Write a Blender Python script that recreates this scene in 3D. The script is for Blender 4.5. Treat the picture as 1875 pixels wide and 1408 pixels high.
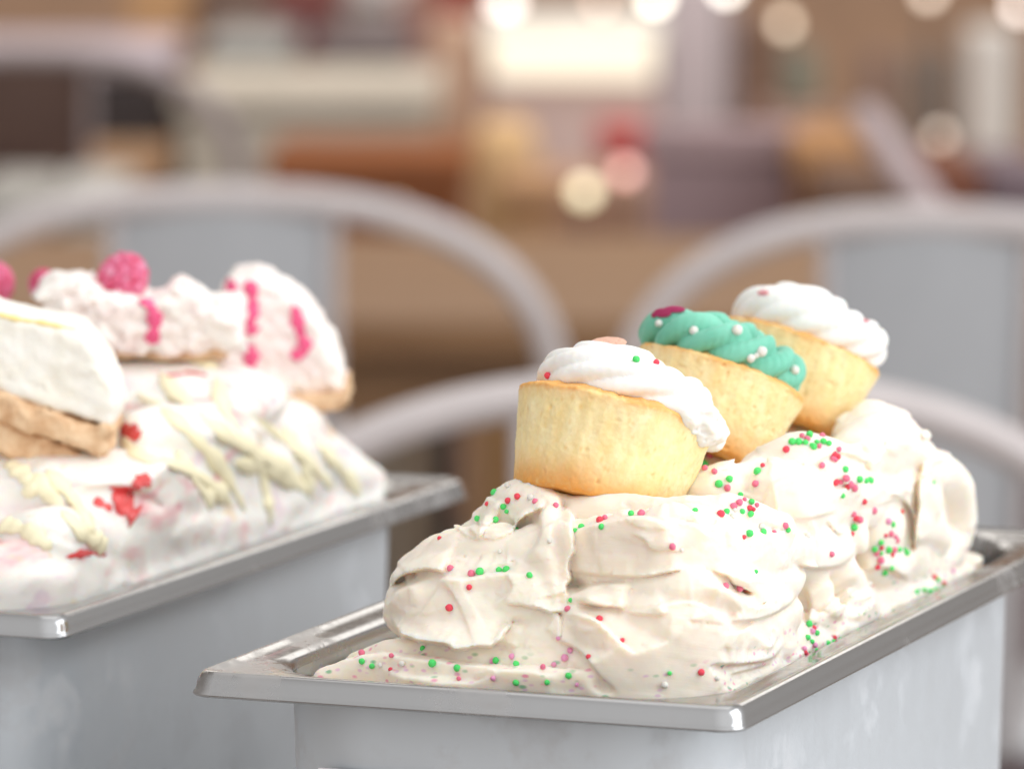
import bpy, bmesh, math, random
import numpy as np
from mathutils import Vector, Matrix
from mathutils.bvhtree import BVHTree
R = math.radians
for o in list(bpy.data.objects): bpy.data.objects.remove(o, do_unlink=True)
sc = bpy.context.scene
C = sc.collection

# ------------------------------------------------------------------ camera
RIM = 0.98                       # height of the pan rims above the floor
PITCH = 0.1178; FPX = 10000.0    # focal length in photograph pixels (about 190 mm)
CAM = Vector((0.0161, -1.6061, RIM + 0.2816))
cd = bpy.data.cameras.new('camera'); cam = bpy.data.objects.new('camera', cd); C.objects.link(cam)
cam.location = CAM; cam.rotation_euler = (math.pi/2 - PITCH, 0, 0)
cd.sensor_width = 36; cd.lens = FPX/1875*36; cd.clip_start = 0.05; cd.clip_end = 200
cd.dof.use_dof = True; cd.dof.focus_distance = 1.672; cd.dof.aperture_fstop = 10.5
sc.camera = cam
# ------------------------------------------------------------------ light
w = bpy.data.worlds.new('World'); sc.world = w; w.use_nodes = True
bg = w.node_tree.nodes['Background']; bg.inputs[1].default_value = 1.45
_t = w.node_tree.nodes.new('ShaderNodeTexCoord'); _s = w.node_tree.nodes.new('ShaderNodeVectorMath'); _s.operation = 'DOT_PRODUCT'
_s.inputs[1].default_value = (0.50, -0.84, 0.22)          # brighter towards the window side at right, and behind the viewer as added fill
_r = w.node_tree.nodes.new('ShaderNodeValToRGB'); _m = w.node_tree.nodes.new('ShaderNodeMapRange'); _m.inputs[1].default_value = -1.0
w.node_tree.links.new(_t.outputs['Generated'], _s.inputs[0]); w.node_tree.links.new(_s.outputs['Value'], _m.inputs[0]); w.node_tree.links.new(_m.outputs[0], _r.inputs[0])
_r.color_ramp.elements[0].position = 0.15; _r.color_ramp.elements[0].color = (0.17, 0.145, 0.125, 1)
_r.color_ramp.elements[1].position = 0.95; _r.color_ramp.elements[1].color = (0.93, 0.925, 0.915, 1)
w.node_tree.links.new(_r.outputs[0], bg.inputs[0])
def area(name, loc, target, size, power, col):
    l = bpy.data.lights.new(name, 'AREA'); l.shape = 'RECTANGLE'; l.size, l.size_y = size; l.energy = power; l.color = col
    o = bpy.data.objects.new(name, l); C.objects.link(o); o.location = loc
    o.rotation_euler = (Vector(target) - Vector(loc)).to_track_quat('-Z', 'Y').to_euler(); return o
area('window_light', (2.3, -0.5, 2.3), (0.05, 0.1, 1.0), (2.2, 1.8), 38, (0.96, 0.98, 1.0))
area('overhead_fill_front', (0.1, 0.5, 3.0), (0.1, 0.25, 1.0), (1.8, 1.8), 8, (1.0, 0.98, 0.95))  # unseen fill added above the pans, not a known fixture
area('overhead_fill_back', (0.5, 6.2, 3.6), (0.5, 6.2, 0), (6, 3), 116, (1.0, 0.95, 0.88))  # unseen overhead fill added to brighten the background
sc.view_settings.view_transform = 'Standard'; sc.view_settings.look = 'None'
sc.view_settings.exposure = 0.07; sc.view_settings.gamma = 1.0; sc.view_settings.use_curve_mapping = False
sc.render.engine = 'CYCLES'
sc.cycles.use_denoising = True
try: sc.cycles.denoiser = 'OPENIMAGEDENOISE'
except Exception: pass
sc.cycles.max_bounces = 7; sc.cycles.diffuse_bounces = 4; sc.cycles.glossy_bounces = 4; sc.cycles.caustics_reflective = False; sc.cycles.caustics_refractive = False

# ------------------------------------------------------------------ helpers
FWD = Vector((0, math.cos(PITCH), -math.sin(PITCH))); UP = Vector((0, math.sin(PITCH), math.cos(PITCH))); RT = Vector((1, 0, 0))
def ray(px, py): return FWD + RT*((px-937.5)/FPX) + UP*((704-py)/FPX)
def at(px, py, z): return CAM + ray(px, py)*z             # point at view depth z (metres)
def atz(px, py, h):                                        # point on the horizontal plane z = h
    d = ray(px, py); return CAM + d*((h-CAM.z)/d.z)
YAW = -0.3685; CY, SY = math.cos(YAW), math.sin(YAW)
OFF = {1: (0.0, 0.0), 2: (-0.2575, 0.0785)}                # the two pans, side by side
def l2w(p, pan=1):
    u, v = p[0]+OFF[pan][0], p[1]+OFF[pan][1]
    return Vector((CY*u - SY*v, SY*u + CY*v, p[2]+RIM))
def w2l(p, pan=1):
    return np.array([CY*p[0] + SY*p[1] - OFF[pan][0], -SY*p[0] + CY*p[1] - OFF[pan][1], p[2]-RIM])
def loc(px, py, v, pan=1):                                  # pixel -> pan-local point at depth v in the pan
    d = ray(px, py); n = Vector((-SY, CY, 0)); q = (v + OFF[pan][1] - n.dot(CAM))/n.dot(d)
    return w2l(CAM + d*q, pan)
def srgb(r, g, b):
    f = lambda c: (c/255/12.92 if c/255 <= 0.04045 else ((c/255+0.055)/1.055)**2.4)
    return (f(r), f(g), f(b), 1)

class MatB:
    def __init__(s, name):
        s.m = bpy.data.materials.new(name); s.m.use_nodes = True; s.n = s.m.node_tree.nodes; s.l = s.m.node_tree.links
        s.p = s.n['Principled BSDF']; s.out = s.n['Material Output']
    def new(s, t, **k):
        n = s.n.new(t)
        for a, b in k.items(): setattr(n, a, b)
        return n
    def set(s, **k):
        for a, b in k.items():
            nm = a.replace('_', ' ')
            s.p.inputs[nm].default_value = b
        return s
    def coord(s, kind='Object', scale=(1, 1, 1)):
        t = s.new('ShaderNodeTexCoord'); mp = s.new('ShaderNodeMapping'); mp.inputs['Scale'].default_value = scale
        s.l.new(t.outputs[kind], mp.inputs[0]); return mp.outputs[0]
    def noise(s, vec, scale, detail=4, rough=0.55):
        n = s.new('ShaderNodeTexNoise'); n.inputs['Scale'].default_value = scale; n.inputs['Detail'].default_value = detail
        n.inputs['Roughness'].default_value = rough
        if vec is not None: s.l.new(vec, n.inputs['Vector'])
        return n.outputs['Fac']
    def ramp(s, fac, stops):
        r = s.new('ShaderNodeValToRGB'); e = r.color_ramp.elements
        while len(e) < len(stops): e.new(0.5)
        for i, (p, c) in enumerate(stops):
            e[i].position = p; e[i].color = c if len(c) == 4 else (*c, 1)
        s.l.new(fac, r.inputs[0]); return r.outputs[0]
    def mix(s, fac, a, b, mode='MIX'):
        n = s.new('ShaderNodeMix', data_type='RGBA', blend_type=mode)
        for v, i in ((fac, 0), (a, 6), (b, 7)):
            if hasattr(v, 'links') or hasattr(v, 'is_linked'): s.l.new(v, n.inputs[i])
            else: n.inputs[i].default_value = v
        return n.outputs[2]
    def math(s, op, a, b=0.0, clamp=False):
        n = s.new('ShaderNodeMath', operation=op, use_clamp=clamp)
        for v, i in ((a, 0), (b, 1)):
            if hasattr(v, 'is_linked'): s.l.new(v, n.inputs[i])
            else: n.inputs[i].default_value = v
        return n.outputs[0]
    def bump(s, h, strength=0.3, dist=0.001, prev=None):
        b = s.new('ShaderNodeBump'); b.inputs['Strength'].default_value = strength; b.inputs['Distance'].default_value = dist
        s.l.new(h, b.inputs['Height'])
        if prev is not None: s.l.new(prev, b.inputs['Normal'])
        s.l.new(b.outputs[0], s.p.inputs['Normal']); return b.outputs[0]
    def to(s, out, inp): s.l.new(out, s.p.inputs[inp])

def plain(name, col, rough=0.5, metal=0.0, var=0.12, scale=30, bump=0.0, **k):
    b = MatB(name); b.set(Roughness=rough, Metallic=metal)
    n = b.noise(b.coord('Object'), scale, 4)
    dark = tuple(c*(1-var) for c in col[:3])+(1,); lite = tuple(min(1, c*(1+var)) for c in col[:3])+(1,)
    b.to(b.ramp(n, [(0.3, dark), (0.7, lite)]), 'Base Color')
    if bump: b.bump(n, bump, 0.002)
    for a, v in k.items(): b.p.inputs[a.replace('_', ' ')].default_value = v
    return b.m

def mesh_obj(name, verts, faces, mat, parent=None, smooth=True):
    me = bpy.data.meshes.new(name)
    me.from_pydata([tuple(v) for v in verts], [], [tuple(f) for f in faces]); me.update()
    if smooth: me.polygons.foreach_set('use_smooth', [True]*len(me.polygons))
    o = bpy.data.objects.new(name, me); C.objects.link(o)
    if mat: me.materials.append(mat)
    if parent: o.parent = parent
    return o
def fast_mesh(name, verts, quads, mat, parent=None):
    me = bpy.data.meshes.new(name); nv, nf = len(verts), len(quads)
    me.vertices.add(nv); me.vertices.foreach_set('co', np.asarray(verts, np.float32).ravel())
    me.loops.add(nf*4); me.loops.foreach_set('vertex_index', np.asarray(quads, np.int32).ravel())
    me.polygons.add(nf); me.polygons.foreach_set('loop_start', np.arange(0, nf*4, 4, dtype=np.int32))
    me.polygons.foreach_set('use_smooth', np.ones(nf, bool)); me.update(calc_edges=True)
    o = bpy.data.objects.new(name, me); C.objects.link(o); me.materials.append(mat)
    if parent: o.parent = parent
    return o
def empty(name, location, rot=(0, 0, 0)):
    o = bpy.data.objects.new(name, None); C.objects.link(o); o.location = location; o.rotation_euler = rot
    o.empty_display_size = 0.02; return o
def tag(o, label, cat, group=None):
    o['label'] = label; o['category'] = cat
    if group: o['group'] = group
    return o
def struct(o): o['kind'] = 'structure'; return o
def copy_tree(o, parent=None):
    c = o.copy(); C.objects.link(c); c.parent = parent
    for ch in list(o.children): copy_tree(ch, c)
    return c
def bevel_box(name, size, mat, parent=None, location=(0, 0, 0), bev=0.01, rot=(0, 0, 0), taper=1.0):
    bm = bmesh.new(); bmesh.ops.create_cube(bm, size=1)
    for v in bm.verts:
        t = taper if v.co.z > 0 else 1.0
        v.co = Vector((v.co.x*size[0]*t, v.co.y*size[1]*t, v.co.z*size[2]))
    if bev: bmesh.ops.bevel(bm, geom=bm.edges[:], offset=min(bev, min(size)*0.45), segments=2, affect='EDGES', profile=0.6)
    me = bpy.data.meshes.new(name); bm.to_mesh(me); bm.free()
    o = bpy.data.objects.new(name, me); C.objects.link(o); me.materials.append(mat)
    o.location = location; o.rotation_euler = rot
    if parent: o.parent = parent
    return o
def catmull(P, n):
    P = [np.asarray(p, float) for p in P]
    if len(P) == 2: P = [P[0], (P[0]+P[1])/2, P[1]]
    Q = [2*P[0]-P[1]] + P + [2*P[-1]-P[-2]]; out = []
    m = len(P)-1
    for k in range(n+1):
        x = k/n*m; i = min(int(x), m-1); t = x-i
        p0, p1, p2, p3 = Q[i], Q[i+1], Q[i+2], Q[i+3]
        out.append(0.5*((2*p1)+(-p0+p2)*t+(2*p0-5*p1+4*p2-p3)*t*t+(-p0+3*p1-3*p2+p3)*t**3))
    return np.array(out)
def tube(name, pts, rad, mat, parent=None, seg=10, n=None, flat=1.0):
    P = catmull(pts, n or max(8, 6*len(pts))); N = len(P)
    rr = np.interp(np.linspace(0, 1, N), np.linspace(0, 1, len(rad)), rad) if hasattr(rad, '__len__') else np.full(N, rad)
    T = np.gradient(P, axis=0); T /= np.linalg.norm(T, axis=1)[:, None]+1e-12
    ref = np.array([0, 0, 1.]) if abs(T[0][2]) < 0.9 else np.array([0, 1., 0])
    vs, fs = [], []
    for i in range(N):
        b = np.cross(T[i], ref); b /= np.linalg.norm(b); nn = np.cross(b, T[i]); ref = nn
        for k in range(seg):
            a = 2*math.pi*k/seg; vs.append(P[i] + rr[i]*(b*math.cos(a)+nn*math.sin(a)*flat))
    for i in range(N-1):
        for k in range(seg):
            fs.append((i*seg+k, i*seg+(k+1) % seg, (i+1)*seg+(k+1) % seg, (i+1)*seg+k))
    fs.append(tuple(range(seg))[::-1]); fs.append(tuple((N-1)*seg+k for k in range(seg)))
    return mesh_obj(name, vs, fs, mat, parent)

# ---- small numpy noise + signed-distance sculpting -------------------------
def _h(ix, iy, iz, seed):
    n = (ix.astype(np.int64)*374761393 + iy.astype(np.int64)*668265263 + iz.astype(np.int64)*2147483647 + seed*1274126177) & 0x7fffffff
    n = ((n ^ (n >> 13))*1274126177) & 0x7fffffff
    n = (n ^ (n >> 16)) & 0xffff
    return n.astype(np.float32)/65535.0*2-1
def noise1(x, seed=0):
    i = np.floor(x); f = (x-i).astype(np.float32); f = f*f*(3-2*f); z = np.zeros_like(i)
    return _h(i, z, z, seed)*(1-f) + _h(i+1, z, z, seed)*f
def noise2(x, y, seed=0):
    i = np.floor(x); j = np.floor(y); f = (x-i).astype(np.float32); g = (y-j).astype(np.float32); f = f*f*(3-2*f); g = g*g*(3-2*g); z = np.zeros_like(i)
    return (_h(i, j, z, seed)*(1-f)+_h(i+1, j, z, seed)*f)*(1-g) + (_h(i, j+1, z, seed)*(1-f)+_h(i+1, j+1, z, seed)*f)*g
def noise3(x, y, z, seed=0):
    k = np.floor(z); f = (z-k).astype(np.float32); f = f*f*(3-2*f); out = 0
    i = np.floor(x); j = np.floor(y); a = (x-i).astype(np.float32); b = (y-j).astype(np.float32); a = a*a*(3-2*a); b = b*b*(3-2*b)
    for q, wq in ((k, 1-f), (k+1, f)):
        out = out + wq*((_h(i, j, q, seed)*(1-a)+_h(i+1, j, q, seed)*a)*(1-b) + (_h(i, j+1, q, seed)*(1-a)+_h(i+1, j+1, q, seed)*a)*b)
    return out

def projpx(pl, pan=1):                                     # pan-local millimetres -> photograph pixels
    u = pl[0]/1000+OFF[pan][0]; v = pl[1]/1000+OFF[pan][1]
    X = CY*u-SY*v-CAM.x; Y = SY*u+CY*v-CAM.y; Z = pl[2]/1000+RIM-CAM.z
    d = Y*FWD.y+Z*FWD.z
    return 937.5+FPX*X/d, 704-FPX*(Y*UP.y+Z*UP.z)/d
def terrace(px, py, pts, h, L, side, soft=5.0, under=0.25, taper=0.22, rag=0.0, seed=0):
    '''height (mm) of a sheet whose crisp edge follows pts; side=+1: the sheet lies right of the travel direction (pixels, y down)'''
    P = catmull(pts, 5*len(pts)).astype(np.float32); n = len(P)
    out = np.zeros_like(px); m0 = 55*L/8+4*soft+20
    sel = (px > P[:, 0].min()-m0) & (px < P[:, 0].max()+m0) & (py > P[:, 1].min()-m0) & (py < P[:, 1].max()+m0)
    x, y = px[sel], py[sel]
    if x.size == 0: return out
    best = np.full(x.shape, 1e12, np.float32); sg = np.zeros_like(best); tt = np.zeros_like(best); ov = np.zeros_like(best)
    for i in range(n-1):
        ex, ey = P[i+1]-P[i]; q = ex*ex+ey*ey; t0 = ((x-P[i, 0])*ex+(y-P[i, 1])*ey)/q; t = np.clip(t0, 0, 1)
        dx, dy = x-P[i, 0]-t*ex, y-P[i, 1]-t*ey; d2 = dx*dx+dy*dy; m = d2 < best
        best[m] = d2[m]; sg[m] = np.sign(ex*dy-ey*dx)[m]; tt[m] = ((i+t)/(n-1))[m]
    d = np.sqrt(best)*sg*side
    if rag: d = d + rag*6*(noise1(tt*n/1.5, seed+3)+0.6*noise1(tt*n/0.6, seed+4))
    d = d/6.0                                               # about millimetres
    e = soft/6.0
    step = np.clip((d+e/2)/e, 0, 1); step = step*step*(3-2*step)
    r = step*np.exp(-np.maximum(d, 0)/L) - under*(1-step)*np.exp(np.minimum(d, 0)/(L*0.45))
    tp = np.clip(np.minimum(tt, 1-tt)/taper, 0, 1); tp = tp*tp*(3-2*tp)
    far = np.exp(-np.maximum(np.abs(d)-4*L, 0))
    out[sel] = h*r*tp*far
    return out
def hollow(px, py, c, rx, ry, depth, rot=0.0):
    X, Y = px-c[0], py-c[1]; a, b = math.cos(rot), math.sin(rot)
    q = ((X*a+Y*b)/rx)**2+((-X*b+Y*a)/ry)**2
    return -depth*np.exp(-q*1.2)

def layers(X, Y, ang, period, warp, seed, amp, lo=-0.15):
    '''thin overlapping sheets left by the spatula: a ramp that ends in a crisp edge, again and again, along a warped direction'''
    q = (X*math.sin(ang)+Y*math.cos(ang)+warp*noise2(X/150, Y/95, seed)+0.35*warp*noise2(X/55, Y/40, seed+1)+0.06*warp*noise2(X/12, Y/12, seed+4))/period
    f = q-np.floor(q); edge = np.clip((1-f)/0.07, 0, 1); edge = edge*edge*(3-2*edge)
    a = amp*np.clip((noise2(X/120, Y/80, seed+2)-lo)*1.6, 0, 1)*(0.6+0.4*_h(np.floor(q), np.floor(q)*0, np.floor(q)*0, seed+3))
    return a*(f*edge-0.35)
def relief_map(x0, x1, y0, y1, terr, hol, seed, soft, step=1.3, saw=None):
    '''terraces and hollows drawn once on a 2-D grid; returns a sampler'''
    gx = np.arange(x0, x1, step, dtype=np.float32); gy = np.arange(y0, y1, step, dtype=np.float32); X, Y = np.meshgrid(gx, gy, indexing='ij')
    Rm = np.zeros_like(X)
    for i, (pts, h, L, sd, rg) in enumerate(terr): Rm += terrace(X, Y, pts, h, L, sd, rag=rg, seed=seed+i*7, soft=soft)
    for c, rx, ry, dp, ro in hol: Rm += hollow(X, Y, c, rx, ry, dp, ro)
    if saw: Rm += saw(X, Y)
    def sample(px, py):
        a = np.clip((px-x0)/step, 0, len(gx)-1.01); b = np.clip((py-y0)/step, 0, len(gy)-1.01); i = a.astype(np.int32); j = b.astype(np.int32); f = a-i; g = b-j
        return (Rm[i, j]*(1-f)+Rm[i+1, j]*f)*(1-g)+(Rm[i, j+1]*(1-f)+Rm[i+1, j+1]*f)*g
    return sample

class Sculpt:
    """A signed-distance grid (millimetres) that strokes of a spatula or piping tip are added to."""
    def __init__(s, lo, hi, h, ax=None):
        s.lo = np.array(lo, np.float32); s.h = h
        s.ax = [np.arange(lo[i], hi[i]+h, h, dtype=np.float32) for i in range(3)] if ax is None else [np.asarray(a, np.float32) for a in ax]
        s.n = np.array([len(a) for a in s.ax])
        s.F = np.full(s.n, 50.0, np.float32); s.ID = np.zeros(s.n, np.int16); s.S = []
    def _box(s, lo, hi):
        a, b = s._range(lo, hi); sl = tuple(slice(x, y) for x, y in zip(a, b))
        g = np.meshgrid(*[s.ax[i][a[i]:b[i]] for i in range(3)], indexing='ij')
        return sl, g
    def _range(s, lo, hi):
        a = np.array([np.searchsorted(s.ax[i], lo[i]) for i in range(3)]); b = np.array([np.searchsorted(s.ax[i], hi[i])+1 for i in range(3)])
        return np.clip(a-1, 0, s.n), np.clip(b, 0, s.n)
    def _merge(s, sl, d, k, idn, cut=False):
        F = s.F[sl]
        if cut:
            d = -d; hh = np.clip(0.5-0.5*(d-F)/k, 0, 1); F2 = d*(1-hh)+F*hh + k*hh*(1-hh)
            s.F[sl] = np.maximum(F2, F) if False else F2
        else:
            hh = np.clip(0.5+0.5*(F-d)/k, 0, 1); s.F[sl] = F*(1-hh)+d*hh - k*hh*(1-hh)
            I = s.ID[sl]; I[d < F] = idn; s.ID[sl] = I
    def ball(s, c, r, k=3.0, rot=0.0):
        c = np.array(c, float); r = np.array(r, float); m = r.max()+6
        sl, (x, y, z) = s._box(c-m, c+m)
        X, Y = x-c[0], y-c[1]; cr, sr = math.cos(rot), math.sin(rot)
        d = np.sqrt(((X*cr+Y*sr)/r[0])**2+((-X*sr+Y*cr)/r[1])**2+((z-c[2])/r[2])**2)
        s._merge(sl, (d-1)*r.min(), k, 0)
    def box(s, lo, hi, k=2.0, amp=1.5, sc=14, seed=1):
        lo, hi = np.array(lo, float), np.array(hi, float)
        sl, (x, y, z) = s._box(lo-6, hi+6)
        rc = 34.0; cx, cy = (lo[0]+hi[0])/2, (lo[1]+hi[1])/2
        qx = np.maximum(np.abs(x-cx)-(hi[0]-lo[0])/2+rc, 0); qy = np.maximum(np.abs(y-cy)-(hi[1]-lo[1])/2+rc, 0)
        d = np.maximum.reduce([np.sqrt(qx*qx+qy*qy)-rc, lo[2]-z, z-hi[2]-amp*noise2(x/sc, y/sc, seed)-0.4*amp*noise2(x/sc*3, y/sc*3, seed+1)])
        s._merge(sl, d.astype(np.float32), k, 0)
    def _coords(s, st, x, y, z, segs=None):
        P, T, N, B, W, H, L = st['P'], st['T'], st['N'], st['B'], st['W'], st['H'], st['L']
        best = np.full(x.shape, 1e9, np.float32); bi = np.zeros(x.shape, np.int32); bt = np.zeros(x.shape, np.float32)
        for i in (range(len(P)-1) if segs is None else segs):
            e = P[i+1]-P[i]; q = float(e@e)
            t = ((x-P[i][0])*e[0]+(y-P[i][1])*e[1]+(z-P[i][2])*e[2])/q; np.clip(t, 0, 1, out=t)
            dd = (x-P[i][0]-t*e[0])**2+(y-P[i][1]-t*e[1])**2+(z-P[i][2]-t*e[2])**2
            m = dd < best; best[m] = dd[m]; bi[m] = i; bt[m] = t[m]
        def lerp(A):
            return A[bi]*(1-bt)+A[bi+1]*bt if A.ndim == 1 else A[bi]*(1-bt)[..., None]+A[bi+1]*bt[..., None]
        p = lerp(P); dx = np.stack([x, y, z], -1)-p
        a = (dx*lerp(B)).sum(-1); b = (dx*lerp(N)).sum(-1); c = (dx*lerp(T)).sum(-1)
        return a, b, c, lerp(W), lerp(H), lerp(L), (bi+bt)/(len(P)-1)
    def stroke(s, pts, W, H, nrm, k=0.7, n=None, drape=0.35, lip=0.0, streak=0.0, rag=0.0, seed=None, cut=False, lobes=0, lobe_amp=0.2, twist=0.0, cap=0.8, power=2.0, ragside=0, wav=0.0):
        sid = len(s.S)+1; seed = sid*17 if seed is None else seed
        n = n or max(10, 5*len(pts))
        P = catmull(pts, n).astype(np.float32); M = len(P)
        T = np.gradient(P, axis=0); T /= np.linalg.norm(T, axis=1)[:, None]+1e-9
        nr = np.asarray(nrm, float)
        N = np.repeat(nr[None], M, 0) if nr.ndim == 1 else catmull(list(nr), M-1)
        N = N-(N*T).sum(1)[:, None]*T; N /= np.linalg.norm(N, axis=1)[:, None]+1e-9
        B = np.cross(T, N)
        g = np.linspace(0, 1, M)
        W_ = np.interp(g, np.linspace(0, 1, len(W)), W) if hasattr(W, '__len__') else np.full(M, float(W))
        H_ = np.interp(g, np.linspace(0, 1, len(H)), H) if hasattr(H, '__len__') else np.full(M, float(H))
        L = np.concatenate([[0], np.cumsum(np.linalg.norm(np.diff(P, axis=0), axis=1))])
        st = dict(P=P, T=T.astype(np.float32), N=N.astype(np.float32), B=B.astype(np.float32), W=W_.astype(np.float32), H=H_.astype(np.float32), L=L.astype(np.float32), seed=seed)
        s.S.append(st)
        m = max(W_.max(), H_.max())*1.25+2
        A, Z = s._range(P.min(0)-m, P.max(0)+m)
        BS = 20; mid = (P[1:]+P[:-1])/2; half = np.linalg.norm(P[1:]-P[:-1], axis=1)/2
        for i0 in range(A[0], Z[0], BS):
            for j0 in range(A[1], Z[1], BS):
                for k0 in range(A[2], Z[2], BS):
                    lo = np.array([i0, j0, k0]); hi = np.minimum(lo+BS, Z)
                    c0 = np.array([s.ax[q][lo[q]] for q in range(3)]); c9 = np.array([s.ax[q][hi[q]-1] for q in range(3)]); c = (c0+c9)/2; rad = np.linalg.norm(c9-c0)/2+0.1
                    ds = np.linalg.norm(mid-c, axis=1)-half
                    if ds.min() > m+rad: continue
                    segs = np.nonzero(ds < ds.min()+2*rad+2*half.max())[0]
                    sl = tuple(slice(int(q), int(r)) for q, r in zip(lo, hi))
                    x, y, z = np.meshgrid(*[s.ax[q][lo[q]:hi[q]] for q in range(3)], indexing='ij')
                    d = s._eval(st, x, y, z, segs, lobes, lobe_amp, twist, cap, rag, ragside, drape, wav, streak, lip, power, seed)
                    s._merge(sl, d, k, sid, cut)
    def _eval(s, st, x, y, z, segs, lobes, lobe_amp, twist, cap, rag, ragside, drape, wav, streak, lip, power, seed):
        a, b, c, w_, h_, l_, t_ = s._coords(st, x, y, z, segs)
        mn = np.minimum(w_, h_)
        if lobes:
            ph = np.arctan2(b, a); rr = np.sqrt(a*a+b*b)
            R_ = w_*(1-lobe_amp+lobe_amp*np.abs(np.cos(ph*lobes/2+twist*l_)))*(1+0.05*noise1(l_/5, seed))
            d = np.sqrt((rr/R_)**2+(c/(w_*cap))**2)
            d = (d-1)*w_
        else:
            if rag:
                rg = 1+rag*(noise1(l_/3.2, seed)+0.7*noise1(l_/1.5, seed+1))
                if ragside: rg = np.where(a*ragside > 0, rg, 1)
                ed = np.clip((np.abs(a/w_)-0.45)/0.4, 0, 1); w_ = w_*(1+(rg-1)*ed)
            an = a/w_
            bb = b + drape*h_*an*an
            if wav: bb = bb - wav*noise2(a/7, l_/9, seed+9)
            if streak: bb = bb - streak*(noise2(a/2.6, l_/26, seed+3)+0.6*noise2(a/1.2, l_/18, seed+4))
            if lip: bb = bb - lip*np.exp(-((an-0.8)/0.16)**2)*(b > 0)
            e = np.abs(an)**power+np.abs(bb/h_)**power+np.abs(c/(w_*cap))**power
            d = (e**(1/power)-1)*mn
        return d.astype(np.float32)
    def mesh(s, name, mat, parent=None, amp=0.25, sc=6.0, fn=None, scale=0.001, flow=False, smooth=1):
        F = s.F; h = s.h
        if amp:
            idx = np.nonzero(np.abs(F) < 4*h)
            x, y, z = [s.ax[i][idx[i]] for i in range(3)]
            F[idx] += amp*noise3(x/sc, y/sc, z/sc, 5)+0.4*amp*noise3(x/sc*2.7, y/sc*2.7, z/sc*2.7, 6)
        if fn: fn(s)
        I = F < 0
        cs = np.zeros(np.array(F.shape)-1, np.int8)
        offs = [(i, j, k) for i in (0, 1) for j in (0, 1) for k in (0, 1)]
        sub = lambda A, o: A[o[0]:A.shape[0]-1+o[0], o[1]:A.shape[1]-1+o[1], o[2]:A.shape[2]-1+o[2]]
        for o in offs: cs += sub(I, o)
        act = np.nonzero((cs > 0) & (cs < 8)); nv = len(act[0])
        vid = np.full(cs.shape, -1, np.int32); vid[act] = np.arange(nv)
        vals = {o: F[act[0]+o[0], act[1]+o[1], act[2]+o[2]] for o in offs}
        acc = np.zeros((nv, 3), np.float32); cnt = np.zeros(nv, np.float32)
        for o in offs:
            for ax in range(3):
                if o[ax]: continue
                o2 = list(o); o2[ax] = 1; o2 = tuple(o2)
                f0, f1 = vals[o], vals[o2]; m = (f0 < 0) != (f1 < 0)
                t = np.where(m, f0/(f0-f1+1e-12), 0)
                p = np.empty((nv, 3), np.float32); p[:] = o; p[:, ax] = t
                acc[m] += p[m]; cnt[m] += 1
        fr = acc/cnt[:, None]; V = np.stack([s.ax[i][act[i]]+fr[:, i]*(s.ax[i][act[i]+1]-s.ax[i][act[i]]) for i in range(3)], 1)
        quads = []
        for ax in range(3):
            sl0 = [slice(1, d-1) for d in F.shape]; sl1 = list(sl0); sl0[ax] = slice(0, F.shape[ax]-1); sl1[ax] = slice(1, F.shape[ax])
            A, Bq = I[tuple(sl0)], I[tuple(sl1)]
            e = np.nonzero(A != Bq); inside0 = A[e]
            ijk = [e[q]+(0 if q == ax else 1) for q in range(3)]
            b, c = (ax+1) % 3, (ax+2) % 3
            def cell(db, dc):
                q = [ijk[0].copy(), ijk[1].copy(), ijk[2].copy()]; q[b] = q[b]-db; q[c] = q[c]-dc
                return vid[q[0], q[1], q[2]]
            Q = np.stack([cell(1, 1), cell(0, 1), cell(0, 0), cell(1, 0)], 1)
            Q[~inside0] = Q[~inside0][:, ::-1]; quads.append(Q)
        Q = np.concatenate(quads)
        for _ in range(smooth):
            src = np.concatenate([Q[:, i] for i in range(4) for j in (1, 3)]); dst = np.concatenate([Q[:, (i+j) % 4] for i in range(4) for j in (1, 3)])
            ct = np.bincount(src, minlength=len(V)); sm = np.stack([np.bincount(src, weights=V[dst, q], minlength=len(V)) for q in range(3)], 1)
            V = V*0.5+0.5*sm/np.maximum(ct, 1)[:, None]
        o = fast_mesh(name, V*scale, Q, mat, parent)
        if flow:
            ids = s.ID[act]; out = np.zeros((len(V), 3), np.float32); out[:, 0] = V[:, 2]*1.2+0.3*V[:, 1]; out[:, 1] = V[:, 0]; out[:, 2] = 1.0
            for sid in np.unique(ids):
                if sid == 0: continue
                m = ids == sid; st = s.S[sid-1]
                a, b, c, w_, h_, l_, t_ = s._coords(st, V[m, 0], V[m, 1], V[m, 2])
                out[m, 0] = a; out[m, 1] = l_; out[m, 2] = sid*3.7
            at_ = o.data.attributes.new('flow', 'FLOAT_VECTOR', 'POINT'); at_.data.foreach_set('vector', out.ravel())
        return o

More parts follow.
